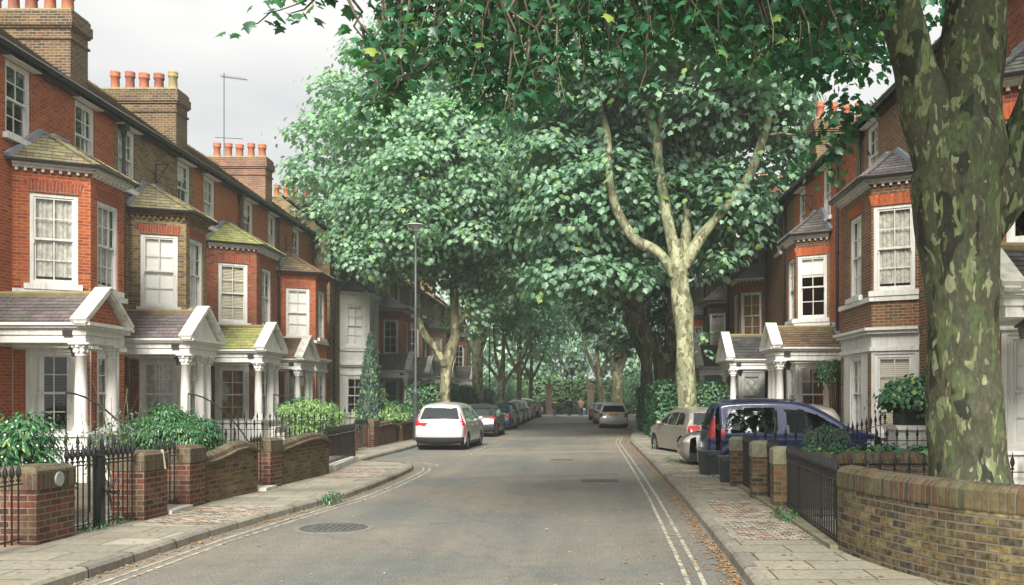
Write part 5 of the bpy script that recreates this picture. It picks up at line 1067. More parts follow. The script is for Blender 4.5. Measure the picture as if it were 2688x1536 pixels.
# ---------------------------------------------------------------- leaves
def leaf_mat(name, top, under, rough=.42, trans=.42, var=.5, yel=(.2, .26, .05)):
    m = bpy.data.materials.new(name); m.use_nodes = True; nt = m.node_tree; nt.nodes.clear(); L = nt.links.new
    o = N(nt, 'ShaderNodeOutputMaterial'); p = N(nt, 'ShaderNodeBsdfPrincipled'); t = N(nt, 'ShaderNodeBsdfTranslucent'); ms = N(nt, 'ShaderNodeMixShader'); ms.inputs[0].default_value = trans
    at = N(nt, 'ShaderNodeAttribute', attribute_name='rnd'); cr = N(nt, 'ShaderNodeValToRGB'); e = cr.color_ramp.elements
    e[0].position = 0; e[0].color = (top[0] * (1 - var), top[1] * (1 - var), top[2] * (1.15 - var), 1); e[1].position = .93; e[1].color = (top[0] * 1.45, top[1] * 1.38, top[2] * 1.25, 1)
    x = e.new(.985); x.color = (*[c * 1.3 for c in yel], 1)
    L(at.outputs['Fac'], cr.inputs[0])
    ge = N(nt, 'ShaderNodeNewGeometry'); mx = N(nt, 'ShaderNodeMix', data_type='RGBA'); L(ge.outputs['Backfacing'], mx.inputs[0]); L(cr.outputs[0], mx.inputs[6]); mx.inputs[7].default_value = (*under, 1)
    L(mx.outputs[2], p.inputs['Base Color']); p.inputs['Roughness'].default_value = rough; p.inputs['Specular IOR Level'].default_value = .6
    tr = N(nt, 'ShaderNodeMix', data_type='RGBA', blend_type='MULTIPLY'); tr.inputs[0].default_value = 1; L(cr.outputs[0], tr.inputs[6]); tr.inputs[7].default_value = (1.15, 1.7, 1.0, 1); L(tr.outputs[2], t.inputs[0])
    L(p.outputs[0], ms.inputs[1]); L(t.outputs[0], ms.inputs[2]); L(ms.outputs[0], o.inputs[0]); return m
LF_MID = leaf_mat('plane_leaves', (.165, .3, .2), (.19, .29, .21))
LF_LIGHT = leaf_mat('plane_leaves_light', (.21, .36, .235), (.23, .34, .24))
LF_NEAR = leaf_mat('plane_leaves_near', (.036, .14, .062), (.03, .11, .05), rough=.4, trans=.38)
LF_DARK = leaf_mat('dense_leaves', (.125, .25, .165), (.14, .24, .16), trans=.2)
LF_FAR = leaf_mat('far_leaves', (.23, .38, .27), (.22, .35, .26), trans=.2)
LF_BRIGHT = leaf_mat('bright_leaves', (.18, .34, .15), (.17, .3, .14), trans=.3)
LF_BUSH = leaf_mat('bush_leaves', (.038, .14, .052), (.05, .13, .06), rough=.35, trans=.2)
LF_HEDGE = leaf_mat('hedge_leaves', (.04, .13, .055), (.05, .12, .06), trans=.15)
LF_PALE = leaf_mat('acer_leaves', (.2, .34, .12), (.18, .3, .12), trans=.3)
LF_CON = leaf_mat('conifer_leaves', (.05, .11, .075), (.05, .1, .07), rough=.7, trans=.1)
LF_GREY = leaf_mat('grey_green_leaves', (.1, .17, .12), (.1, .16, .11), rough=.7, trans=.2)
# leaf shapes in (x, y) with a droop in z; base at the origin, tip along +y
def shape(kind):
    if kind == 'maple':
        a = [(.0, 0), (.16, -.06), (.5, .05), (.36, .26), (.62, .5), (.3, .56), (.22, .7), (0, 1.05), (-.22, .7), (-.3, .56), (-.62, .5), (-.36, .26), (-.5, .05), (-.16, -.06)]
    elif kind == 'plane': a = [(0, 0), (.5, .1), (.34, .42), (0, 1), (-.34, .42), (-.5, .1)]
    elif kind == 'plane5': a = [(0, 0), (.4, .02), (.37, .26), (.5, .5), (.26, .64), (0, .98), (-.26, .64), (-.5, .5), (-.37, .26), (-.4, .02)]
    elif kind == 'lance': a = [(0, 0), (.17, .35), (.12, .7), (0, 1), (-.12, .7), (-.17, .35)]
    else: a = [(0, 0), (.45, .45), (0, 1), (-.45, .45)]
    c = (0, .42); V = np.array([(c[0], c[1], .06)] + [(x, y, -.16 * abs(x) * 1.4 - .18 * max(0, y - .3) ** 2) for x, y in a]); n = len(a)
    Fc = np.array([(0, 1 + i, 1 + (i + 1) % n) for i in range(n)]); return V, Fc
SH = {k: shape(k) for k in ('maple', 'plane', 'plane5', 'lance', 'rhomb')}
def leaves_obj(name, P, NRM, TIP, size, kind, m, parent=None, origin=(0, 0, 0), hide=None):
    """P positions, NRM leaf normals, TIP tip directions (n x 3)"""
    V, Fc = SH[kind]; n = len(P)
    NRM = NRM / (np.linalg.norm(NRM, axis=1)[:, None] + 1e-9); T_ = TIP - NRM * (TIP * NRM).sum(1)[:, None]; T_ /= np.linalg.norm(T_, axis=1)[:, None] + 1e-9; S_ = np.cross(T_, NRM)
    sz = size if isinstance(size, np.ndarray) else np.full(n, size)
    W = P[:, None, :] + sz[:, None, None] * (V[None, :, 0:1] * S_[:, None, :] + V[None, :, 1:2] * T_[:, None, :] + V[None, :, 2:3] * NRM[:, None, :])
    W = (W - np.array(origin)).reshape(-1, 3).astype(np.float32); k = len(V)
    Fa = (Fc[None] + (np.arange(n) * k)[:, None, None]).reshape(-1, 3).astype(np.int32)
    me = bpy.data.meshes.new(name); me.vertices.add(len(W)); me.vertices.foreach_set('co', W.ravel()); me.loops.add(Fa.size); me.loops.foreach_set('vertex_index', Fa.ravel())
    me.polygons.add(len(Fa)); me.polygons.foreach_set('loop_start', np.arange(0, Fa.size, 3, dtype=np.int32)); me.polygons.foreach_set('loop_total', np.full(len(Fa), 3, dtype=np.int32))
    me.update(calc_edges=True); a = me.attributes.new('rnd', 'FLOAT', 'POINT'); a.data.foreach_set('value', np.repeat(RNG.random(n), k).astype(np.float32))
    me.materials.append(m); o = bpy.data.objects.new(name, me); COL.objects.link(o)
    if parent: o.parent = parent; o.location = Vector(origin) - world_loc(parent)
    else: o.location = origin
    return o
def crown_points(lobes, per, spray=10, spread=.32, size=.25, up=.9, droop=.9, keep=None, inner=.55):
    """leaf sprays over and inside a set of lobes (cx, cy, cz, rx, ry, rz)"""
    P, Nn, T_, = [], [], []
    for (cx, cy, cz, rx, ry, rz) in lobes:
        area = ((rx * ry) ** 1.6 + (rx * rz) ** 1.6 + (ry * rz) ** 1.6) ** (1 / 1.6) * 7.2 / 3 ** .0
        ns = max(3, int(area * per / spray)); d = RNG.normal(size=(ns, 3)); d /= np.linalg.norm(d, axis=1)[:, None]
        d[:, 2] = np.where(d[:, 2] < -.2, d[:, 2] * RNG.choice([1, -.8], ns, p=[.55, .45]), d[:, 2])
        rad = inner + (1.03 - inner) * RNG.random(ns) ** .45
        c = np.array([cx, cy, cz]) + d * rad[:, None] * np.array([rx, ry, rz])
        off = RNG.normal(size=(ns, spray, 3)) * np.array([spread, spread, spread * .38]); od = d[:, None, :] * np.ones((1, spray, 1))
        off[:, :, 2] -= .35 * np.linalg.norm(off[:, :, :2], axis=2)      # each spray sags at its edge
        p = (c[:, None, :] + off).reshape(-1, 3); od = od.reshape(-1, 3); fl = off.reshape(-1, 3) * np.array([1, 1, 0])
        nn = od * .75 + np.array([0, 0, up]) + fl * .8 / spread + RNG.normal(size=p.shape) * .33
        tt = od * np.array([1, 1, .2]) + fl / spread * .8 + np.array([0, 0, -droop]) + RNG.normal(size=p.shape) * .3
        P.append(p); Nn.append(nn); T_.append(tt)
    P, Nn, T_ = map(np.concatenate, (P, Nn, T_))
    if keep is not None: k = keep(P); P, Nn, T_ = P[k], Nn[k], T_[k]
    return P, Nn, T_, size * RNG.uniform(.7, 1.2, len(P))
def lobes_in(c, r, n, lr=(1.3, 2.2), seed=0, keep=None, shell=.45, flat=.72):
    g = np.random.default_rng(seed); out = []
    while len(out) < n:
        d = g.normal(size=3); d /= np.linalg.norm(d); q = shell + (1 - shell) * g.random() ** .6; s = g.uniform(*lr)
        p = np.array(c) + d * q * (np.array(r) - s * .75)
        if keep is None or keep(p): out.append((*p, s * g.uniform(.85, 1.25), s * g.uniform(.85, 1.25), s * flat))
    return out
# ---------------------------------------------------------------- bark
def bark(name, cols, scale=3.2, rough=.75, sharp=True, zs=.45, dk=(.05, .05, .03)):
    m = bpy.data.materials.new(name); m.use_nodes = True; nt = m.node_tree; b = nt.nodes['Principled BSDF']; L = nt.links.new; b.inputs['Roughness'].default_value = rough; b.inputs['Specular IOR Level'].default_value = .25
    tc = N(nt, 'ShaderNodeTexCoord'); mp = N(nt, 'ShaderNodeMapping'); mp.inputs['Scale'].default_value = (1, 1, zs); L(tc.outputs['Object'], mp.inputs[0])
    cur = None
    for i, (col, sc, th) in enumerate(cols):
        n = N(nt, 'ShaderNodeTexNoise'); n.inputs['Scale'].default_value = sc * scale; n.inputs['Detail'].default_value = 2.2; n.inputs['Roughness'].default_value = .45; n.inputs['Distortion'].default_value = .5
        sh = N(nt, 'ShaderNodeVectorMath', operation='ADD'); sh.inputs[1].default_value = (i * 13.7, i * 7.1, i * 3.3); L(mp.outputs[0], sh.inputs[0]); L(sh.outputs[0], n.inputs[0])
        if cur is None: rgb = N(nt, 'ShaderNodeRGB'); rgb.outputs[0].default_value = (*col, 1); cur = rgb.outputs[0]; continue
        r = N(nt, 'ShaderNodeMapRange'); r.inputs[1].default_value = th; r.inputs[2].default_value = th + .018; L(n.outputs[0], r.inputs[0])
        mx = N(nt, 'ShaderNodeMix', data_type='RGBA'); L(r.outputs[0], mx.inputs[0]); L(cur, mx.inputs[6]); mx.inputs[7].default_value = (*col, 1); cur = mx.outputs[2]
    f = N(nt, 'ShaderNodeTexNoise'); f.inputs['Scale'].default_value = 30; f.inputs['Detail'].default_value = 6; L(mp.outputs[0], f.inputs[0]); fr = N(nt, 'ShaderNodeMapRange'); fr.inputs[1].default_value = .3; fr.inputs[2].default_value = .7; fr.inputs[3].default_value = .65; fr.inputs[4].default_value = 1.2; L(f.outputs[0], fr.inputs[0])
    mm = N(nt, 'ShaderNodeMix', data_type='RGBA', blend_type='MULTIPLY'); mm.inputs[0].default_value = 1; L(cur, mm.inputs[6]); L(fr.outputs[0], mm.inputs[7]); L(mm.outputs[2], b.inputs['Base Color'])
    bp = N(nt, 'ShaderNodeBump'); bp.inputs['Strength'].default_value = .5; bp.inputs['Distance'].default_value = .02; L(f.outputs[0], bp.inputs['Height']); L(bp.outputs[0], b.inputs['Normal']); return m
BARK_NEAR = bark('bark_mottled_dark', [((.08, .083, .052), 1, 0), ((.095, .12, .055), 1.7, .56), ((.033, .037, .024), 1.2, .57), ((.14, .115, .07), 4, .64), ((.18, .22, .105), 2.6, .61), ((.29, .3, .18), 3.2, .63)], scale=3.4, zs=.42)
BARK_PALE = bark('bark_mottled_pale', [((.34, .35, .22), 1, 0), ((.21, .225, .13), 1.5, .48), ((.13, .12, .075), 2.6, .55), ((.13, .13, .08), 3.3, .62), ((.25, .26, .15), 1.1, .62)], scale=2.2, zs=.5)
BARK_MID = bark('bark_mottled_mid', [((.2, .19, .11), 1, 0), ((.11, .1, .065), 1.4, .52), ((.36, .35, .22), 1.9, .58), ((.07, .065, .045), 2.6, .62)], scale=2, zs=.5)
BARK_DARK = bark('bark_brown_dark', [((.1, .085, .055), 1, 0), ((.05, .045, .03), 1.6, .5), ((.2, .18, .11), 2.2, .62)], scale=2, zs=.5)
def smooth_path(pts, n=7):
    P = catmull(np.array([p[:3] for p in pts]), n); r = np.interp(np.linspace(0, len(pts) - 1, len(P)), range(len(pts)), [p[3] for p in pts]); return P, r
def limb(mb, pts, n=14, wob=.05, seed=1, den=7):
    """tapering limb with swellings along it"""
    P, r = smooth_path(pts, den); g = np.random.default_rng(seed); b = len(mb.v); prev = None; ph = g.uniform(0, 6.28, 6)
    for i, p in enumerate(P):
        p = Vector(p); t = Vector(P[min(i + 1, len(P) - 1)] - P[max(i - 1, 0)]).normalized()
        a = t.orthogonal().normalized() if prev is None else (prev - t * prev.dot(t)).normalized(); prev = a; c = t.cross(a); s = i * 2.1 / den
        for k in range(n):
            an = 2 * math.pi * k / n
            f = 1 + wob * (math.sin(2 * an + ph[0] + s) + .7 * math.sin(3 * an + ph[1] - s * 1.3) + .5 * math.sin(5 * an + ph[2] + s * 2.1)) + wob * .8 * math.sin(s * 1.9 + ph[3])
            mb.v.append(tuple(p + (a * math.cos(an) + c * math.sin(an)) * float(r[i]) * f))
    for i in range(len(P) - 1):
        for k in range(n): k2 = (k + 1) % n; mb.f.append((b + i * n + k, b + i * n + k2, b + (i + 1) * n + k2, b + (i + 1) * n + k))
    mb.f.append(tuple(b + (len(P) - 1) * n + k for k in range(n))); mb.f.append(tuple(b + k for k in range(n))[::-1])
def burls(mb, pts, rad, n=9):
    g = np.random.default_rng(4)
    for (x, y, z, r) in pts:
        for k in range(6):
            d = g.normal(size=3) * r * .45; mb.sphere((x + d[0], y + d[1] * .4, z + d[2]), (r * g.uniform(.4, .7), r * .5, r * g.uniform(.35, .6)), 9, 6)
def tree(name, label, loc, limbs, bk, crown, leafm, group='plane trees along the street', kind='plane', wob=.05, bur=(), nseg=14):
    T = thing(name, label, 'tree', loc, group); m = MB(); limb(m, limbs[0], nseg, wob, 3)
    if bur: burls(m, bur, .1)
    tr = m.build('trunk', bk, T, smooth=True)
    for i, l in enumerate(limbs[1:]): m = MB(); limb(m, l, max(8, nseg - 4), wob, i + 5); m.build('limb', bk, T, smooth=True)
    if crown is not None: P, Nn, T_, sz = crown; leaves_obj('crown', P, Nn, T_, sz, kind, leafm, T, origin=loc)
    return T
def twigs(T, c, lobes, bk, base, seed=3, n=None):
    """thin branches running from the limb ends into the lobes"""
    g = np.random.default_rng(seed); L_ = lobes if n is None else [lobes[i] for i in g.choice(len(lobes), min(n, len(lobes)), replace=False)]
    m = MB()
    for (x, y, z, *_r) in L_:
        b = base[int(np.argmin([np.linalg.norm(np.array(q[:3]) - (x, y, z)) for q in base]))]; b = Vector(b[:3]); e = Vector((x, y, z)); mid = b.lerp(e, .5) + Vector(g.normal(size=3) * .35) + Z * .3
        m.tube([b, b.lerp(mid, .5) + Z * .1, mid, mid.lerp(e, .6), e + Vector(g.normal(size=3) * .2)], [.07, .055, .04, .028, .012], 5, cap=False)
    m.build('branches', bk, T, smooth=True)['kind'] = 'stuff'

# ---- the big forked plane on the right pavement (pale bark)
tx, ty = 4.2, 36.0
L2 = [[(4.25, 36, .0, .56), (4.2, 36, .5, .44), (4.15, 36, 1.8, .38), (4.08, 36, 3.4, .37), (4.0, 36, 5.0, .36), (3.85, 36, 6.3, .36), (3.78, 36, 7.1, .36), (3.7, 36, 8.0, .26)],
      [(3.7, 36, 6.6, .26), (3.0, 35.9, 7.5, .22), (2.1, 35.8, 8.0, .19), (1.35, 35.7, 9.2, .175), (1.1, 35.8, 10.6, .165), (1.0, 36, 12.2, .15), (.7, 36, 13.4, .13), (.6, 36.2, 15, .08)],
      [(3.75, 36, 7.2, .27), (3.35, 36.1, 9.0, .22), (3.05, 36.2, 11, .2), (2.95, 36.2, 12.2, .19), (2.3, 36.2, 13.6, .14), (1.3, 36.3, 15.0, .1), (.9, 36.4, 16.5, .06)],
      [(2.95, 36.2, 12.2, .15), (3.3, 36.3, 13.5, .13), (3.4, 36.3, 15.5, .1), (3.7, 36.4, 18, .05)],
      [(4.0, 36, 6.9, .26), (4.6, 35.9, 8.0, .22), (5.6, 35.9, 9.2, .2), (6.5, 35.8, 10.4, .185), (7.1, 35.9, 12.0, .165), (7.5, 36, 13.6, .15), (7.65, 36.1, 15.2, .1)],
      [(4.05, 36.2, 6.6, .25), (4.2, 36.8, 8.5, .2), (4.35, 37.2, 10.4, .17), (4.7, 37.4, 11.8, .14), (5.6, 37.3, 13.4, .11), (6.6, 37.2, 14.9, .08)],
      [(4.4, 37.2, 10.4, .12), (4.5, 37, 12.4, .1), (4.2, 37, 14.5, .06)]]
hollow = lambda P: ~((P[:, 1] < 36.3) & (RNG.random(len(P)) > .12) & (P[:, 2] < 14.2 - .1 * np.abs(P[:, 0] - 4) ** 1.6) & (P[:, 0] > .9) & (P[:, 0] < 8.2))
lob = lobes_in((3.5, 37.3, 14.2), (5.9, 6, 7.6), 58, (1.2, 2.1), 21)
lob += [(2.2, 37.6, 10.4, 1.0, .9, .9), (5.2, 37.9, 11.4, 1.1, .9, .9), (3.3, 37.9, 12.6, 1.2, .9, 1), (6.6, 37.6, 8.6, .9, .8, .7), (2.4, 37.8, 7.0, .9, .8, .7), (1.9, 37.0, 12.6, 1.2, 1.1, 1), (5.4, 36.9, 7.4, .7, .6, .5), (8.4, 36.8, 11.6, 1.1, 1.1, .9), (5.9, 36.6, 13.0, 1.2, 1, .9), (-1.6, 38, 9.2, 1.2, 1.2, 1.1), (-1.2, 38, 6.9, 1, 1, .9), (-1.8, 38.5, 13.4, 1.3, 1.3, 1.1), (-1.0, 37.5, 15.4, 1.5, 1.3, 1.2), (-.4, 36.5, 9.5, 1.5, 1.4, 1.2), (-1.1, 37, 11.5, 1.6, 1.6, 1.3), (0, 38, 8.2, 1.4, 1.5, 1.1), (.6, 37.5, 6.9, 1.2, 1.2, .9), (8.2, 37, 13, 1.2, 1.4, 1.1), (2.6, 39.2, 9, 1.5, 1, 1.1), (5.6, 39, 9.6, 1.5, 1, 1.2), (4.5, 39.4, 8, 1.6, 1, 1)]
cr2 = crown_points(lob, 31, spray=12, spread=.4, size=.27, keep=hollow)
t2 = tree('plane_tree', 'tall plane tree with pale mottled trunk forking into curved limbs, right side', (tx, ty, 0), L2, BARK_PALE, cr2, LF_MID, kind='plane5', wob=.085)
twigs(t2, None, lob, BARK_MID, [l[-1] for l in L2[1:]] + [l[-3] for l in L2[1:]], n=40)
m = MB(); P_, N_, T_, s_ = crown_points([(4.75, 35.7, 3.4, .35, .35, .5), (4.9, 35.6, 4.2, .3, .3, .3)], 10, spray=6, spread=.15, size=.2, inner=.1); leaves_obj('epicormic_shoots', P_, N_, T_, s_, 'plane5', LF_MID, t2, origin=(4.7, 35.7, 3.4))['kind'] = 'stuff'
# ---- the darker trunk behind it
L3 = [[(4.75, 50, .0, .8), (4.7, 50, 1.2, .6), (4.6, 50, 2.6, .58), (4.3, 50, 4.0, .5), (3.4, 50, 5.4, .42), (2.9, 50, 7.2, .38), (2.6, 50.2, 9.5, .3), (2.4, 50.4, 12, .2)],
      [(4.6, 50, 2.8, .45), (4.9, 50, 5, .4), (5.1, 50.3, 8, .32), (5.4, 50.6, 11, .22)]]
lob = lobes_in((3.3, 52, 13.2), (4.9, 6, 7.5), 40, (1.4, 2.4), 22) + [(1.2, 50, 6.4, 1.2, 1.2, 1.1), (.4, 52, 8.4, 1.5, 1.5, 1.3), (2.6, 51.5, 4.7, 1.1, 1.2, .9), (4.9, 53, 6.2, 1.1, 1.4, 1.0), (3.6, 52.6, 7.6, 1.5, 1.2, 1.3)]
t3 = tree('plane_tree', 'darker plane tree leaning left just behind the pale forked one, right side', (4.75, 50, 0), L3, BARK_MID, crown_points(lob, 10, spray=11, spread=.45, size=.36), LF_DARK, kind='plane')
twigs(t3, None, lob, BARK_DARK, [l[-1] for l in L3], n=20)
# ---- forked plane on the left pavement
L4 = [[(-6.75, 46.2, 0, .42), (-6.75, 46.2, .5, .3), (-6.78, 46.2, 1.8, .27), (-6.7, 46.2, 3.2, .28), (-6.5, 46.2, 4.2, .3), (-6.3, 46.3, 5.0, .24), (-6.35, 46.3, 7, .2), (-6.3, 46.4, 9.5, .17), (-6.2, 46.5, 12, .12), (-6.0, 46.6, 15, .06)],
      [(-6.72, 46.1, 3.4, .22), (-7.2, 46.0, 4.3, .19), (-7.9, 45.9, 5.3, .17), (-8.05, 45.8, 6.8, .16), (-8.2, 45.8, 8.4, .14), (-8.8, 45.6, 10.2, .12), (-8.7, 45.6, 12, .1), (-9.0, 45.6, 14, .06)],
      [(-8.7, 45.6, 9.9, .09), (-9.9, 45.2, 11, .07), (-11, 45, 12.4, .04)], [(-6.35, 46.3, 5.2, .16), (-5.6, 46.5, 6.4, .14), (-5.0, 46.8, 8.2, .11), (-4.4, 47, 11, .06)]]
keep4 = lambda P: ~((P[:, 1] < 47.2) & (P[:, 2] < 7.2) & (P[:, 0] < -5.6)) & ~((P[:, 2] < 6.6 + (-P[:, 0] - 7.5) * .12) & (P[:, 0] < -7.2))
lob = lobes_in((-7.3, 45.5, 13.2), (6.0, 6, 6.6), 60, (1.1, 2.0), 23) + [(-12.3, 44.5, 10.6, 1.3, 1.3, 1.0), (-13.1, 44.5, 12.6, 1.3, 1.3, 1.1), (-12.6, 44.5, 14.6, 1.4, 1.3, 1.1), (-11.6, 44.5, 16.6, 1.4, 1.3, 1.1), (-10.2, 44.5, 18.2, 1.4, 1.3, 1.1), (-8.6, 44.5, 19.4, 1.5, 1.3, 1.1), (-10.8, 43.5, 9.2, 1.2, 1.2, 1.0), (-9.8, 42.6, 8.3, 1.1, 1.1, .8), (-8.6, 42.6, 9.2, 1.2, 1.1, .9), (-5.6, 46.5, 8, 1.3, 1.2, 1.2), (-5.2, 46, 6.2, 1.1, 1, 1), (-3.8, 46, 8, 1.3, 1.3, 1.2), (-3.2, 46, 10.5, 1.5, 1.4, 1.4), (-6.2, 47.5, 5.6, .9, .9, .9)]
t4 = tree('plane_tree', 'plane tree on the left pavement forking low beside the first lamp post', (-6.75, 46.2, 0), L4, BARK_MID, crown_points(lob, 27, spray=12, spread=.4, size=.235, keep=keep4), LF_LIGHT, kind='plane5')
twigs(t4, None, lob, BARK_MID, [l[-1] for l in L4] + [l[-3] for l in L4], n=40)
# ---- farther trees of both rows
def simple_limbs(x, y, r, h, lean=0, fork=.5, seed=1):
    g = np.random.default_rng(seed); out = [[(x, y, 0, r * 1.5), (x, y, .5, r * 1.05), (x + lean * .3, y, h * .5, r * .95), (x + lean, y, h, r * .85), (x + lean * 1.3, y, h * 1.6, r * .5), (x + lean * 1.4, y, h * 2.3, r * .2)]]
    for k in range(3):
        a = g.uniform(0, 6.28); dx, dy = math.cos(a) * 2.2, math.sin(a) * 1.2
        if k < 2: dx = (-2.0, 2.0)[k] * g.uniform(.8, 1.2)
        out.append([(x + lean, y, h * .9, r * .6), (x + lean + dx * .35, y + dy * .3, h * 1.25, r * .48), (x + lean + dx * .75, y + dy * .7, h * 1.7, r * .36), (x + lean + dx, y + dy, h * 2.4, r * .15)])
    return out
far = [('plane_tree', 'thick mottled plane trunk rising behind the left hedge', -7.0, 63, .42, 5.0, (-6.2, 63.5, 13.6), (6.0, 5.5, 8), 40, .34, LF_MID, BARK_PALE, -.05),
       ('plane_tree', 'slim forked plane tree beside the second lamp post, left', -6.3, 72, .3, 3.2, (-5.6, 73.5, 12.5), (5.2, 5, 7.8), 34, .36, LF_MID, BARK_MID, .2),
       ('plane_tree', 'small-trunked tree left of the gates, first of two', -5.9, 88, .26, 4.2, (-5.4, 88.5, 11), (4.8, 4.6, 7.4), 30, .4, LF_DARK, BARK_DARK, .1),
       ('plane_tree', 'small-trunked tree left of the gates, nearest the stone pier', -5.3, 97.0, .25, 4.0, (-4.4, 97.5, 11), (4.6, 4.6, 6.8), 28, .42, LF_FAR, BARK_DARK, .1),
       ('plane_tree', 'plane tree in the right row beyond the dark leaning one', 4.8, 66, .5, 4.5, (3.2, 67, 12.6), (4.9, 5.4, 8.2), 38, .36, LF_DARK, BARK_DARK, -.1),
       ('plane_tree', 'plane tree with a double trunk near the right gate pier', 3.5, 88, .62, 4.6, (3.6, 88, 11.2), (5.2, 5, 7.6), 36, .42, LF_DARK, BARK_MID, 0),
       ('plane_tree', 'curving grey trunk just right of the stone gate pier', 2.35, 97.5, .42, 4.3, (2.8, 99, 12), (5.0, 4.6, 7), 32, .44, LF_MID, BARK_MID, -.5),
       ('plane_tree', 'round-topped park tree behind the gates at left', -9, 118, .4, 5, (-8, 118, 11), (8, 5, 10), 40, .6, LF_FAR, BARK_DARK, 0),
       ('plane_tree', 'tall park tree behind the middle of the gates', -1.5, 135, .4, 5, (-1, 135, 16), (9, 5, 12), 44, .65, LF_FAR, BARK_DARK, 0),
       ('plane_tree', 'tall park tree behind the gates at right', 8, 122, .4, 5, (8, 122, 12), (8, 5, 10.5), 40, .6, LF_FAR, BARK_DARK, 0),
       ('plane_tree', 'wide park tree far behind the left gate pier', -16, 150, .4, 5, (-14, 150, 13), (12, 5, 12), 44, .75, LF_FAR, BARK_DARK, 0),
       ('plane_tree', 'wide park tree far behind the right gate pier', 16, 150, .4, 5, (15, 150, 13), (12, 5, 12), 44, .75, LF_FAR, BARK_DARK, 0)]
for i, (nm, lb, x, y, r, h, c, rr, n, sz, lm, bk, ln) in enumerate(far):
    if y < 110: c = (c[0], c[1], c[2] + 1.2)
    lo = lobes_in(c, rr, n, (1.3, 2.3) if y < 110 else (2.0, 3.2), 40 + i)
    per = (5.5, 3.8, 2.6)[0 if y < 80 else (1 if y < 110 else 2)]
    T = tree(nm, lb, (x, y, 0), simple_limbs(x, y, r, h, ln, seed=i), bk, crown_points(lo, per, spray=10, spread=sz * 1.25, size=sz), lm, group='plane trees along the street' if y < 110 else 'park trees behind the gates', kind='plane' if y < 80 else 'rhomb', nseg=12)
# overhanging boughs that close the arch over the road: they belong to the trees of both rows
def bough(T, lobes, lm, per, size, spread, kind='plane'):
    P, Nn, T_, sz = crown_points(lobes, per, spray=10, spread=spread, size=size); leaves_obj('overhanging_bough', P, Nn, T_, sz, kind, lm, T, origin=lobes[0][:3])
bough(t3, [(-.6, 54, 10.5, 1.8, 1.8, 1.5), (-1.2, 57, 13, 2, 2, 1.8), (0, 52, 13, 1.8, 1.8, 1.5), (-1.5, 53, 16, 2, 2, 1.8), (.4, 55, 8, 1.4, 1.5, 1.2), (-2.4, 56, 15, 2, 2, 1.6), (-2, 55, 18, 2, 2, 1.8)], LF_MID, 14, .32, .4)
bough(t4, [(-2.6, 48, 12, 1.6, 1.6, 1.4), (-2.0, 49, 14.5, 1.8, 1.8, 1.5), (-2.8, 50, 9, 1.3, 1.3, 1.2), (-1.6, 50, 17, 1.8, 1.8, 1.6), (-2.6, 47, 17.5, 1.8, 1.8, 1.5), (-3.4, 52, 8, 1.3, 1.3, 1.1)], LF_LIGHT, 16, .28, .36)
bough(t4, [(-5.2, 48, 19.5, 1.9, 1.8, 1.5), (-3.0, 48, 20.5, 2, 1.8, 1.6), (-.8, 49, 20.5, 2, 1.8, 1.6), (-6.8, 47, 20.4, 1.6, 1.5, 1.3), (1.2, 49, 21, 2, 1.8, 1.6), (-4.2, 47, 22.2, 2, 1.8, 1.5), (-1.6, 48, 22.6, 2, 1.8, 1.5), (-.2, 46, 18, 1.6, 1.5, 1.3), (-3.6, 46, 15.5, 1.5, 1.4, 1.3)], LF_LIGHT, 19, .25, .38, 'plane5')
# ---- the huge near plane on the right
L1 = [[(4.35, 10.2, .0, .62), (4.28, 10.2, .35, .5), (4.18, 10.2, 1.2, .405), (4.12, 10.2, 2.4, .385), (4.1, 10.2, 3.4, .4), (4.05, 10.2, 4.1, .47), (4.12, 10.2, 4.65, .47), (4.2, 10.25, 5.3, .36), (4.3, 10.3, 6.2, .32), (4.4, 10.4, 7.6, .3), (4.5, 10.6, 9.5, .2)],
      [(4.08, 10.2, 3.6, .3), (3.98, 10.2, 4.1, .34), (3.76, 10.15, 4.8, .27), (3.57, 10.1, 5.4, .235), (3.37, 10.0, 6.0, .22), (3.1, 9.8, 6.8, .24), (2.6, 9.6, 8, .18), (1.5, 9.5, 9.2, .1)],
      [(4.12, 10.25, 3.3, .26), (4.3, 10.25, 3.75, .32), (4.65, 10.25, 4.3, .28), (4.9, 10.2, 4.9, .26), (5.1, 10.2, 5.5, .25), (5.4, 10.2, 6.6, .22), (5.8, 10.2, 8, .18)]]
bl = [(3.98, 9.82, 2.45, .1), (4.3, 9.83, 1.85, .09), (4.1, 9.8, 1.65, .11), (4.42, 9.86, 3.0, .08), (3.62, 9.9, 4.2, .14), (3.72, 10.0, 3.55, .09), (4.05, 9.8, 1.35, .06), (4.4, 9.86, 1.4, .07)]
t1 = thing('plane_tree', 'huge near plane tree with mottled green-brown bark behind the curved wall', 'tree', (4.35, 10.2, 0), 'plane trees along the street')
L1 = [[(a + .09, b_, c, r_) for a, b_, c, r_ in l] for l in L1]; bl = [(a + .09, b_, c, r_) for a, b_, c, r_ in bl]
m = MB(); limb(m, L1[0], 72, .03, 3, 16)
gb = np.random.default_rng(5); bl += [(4.19 + gb.normal() * .3, 9.85, gb.uniform(.9, 4.4), gb.uniform(.02, .045)) for _ in range(26)]
va = np.array(m.v); axis = np.interp(va[:, 2], [0, 1.2, 2.4, 4.1, 5.3, 9.5], [4.44, 4.27, 4.21, 4.14, 4.31, 4.59]); rd = np.stack([va[:, 0] - axis, va[:, 1] - 10.2, np.zeros(len(va))], 1); rd /= np.linalg.norm(rd, axis=1)[:, None] + 1e-9
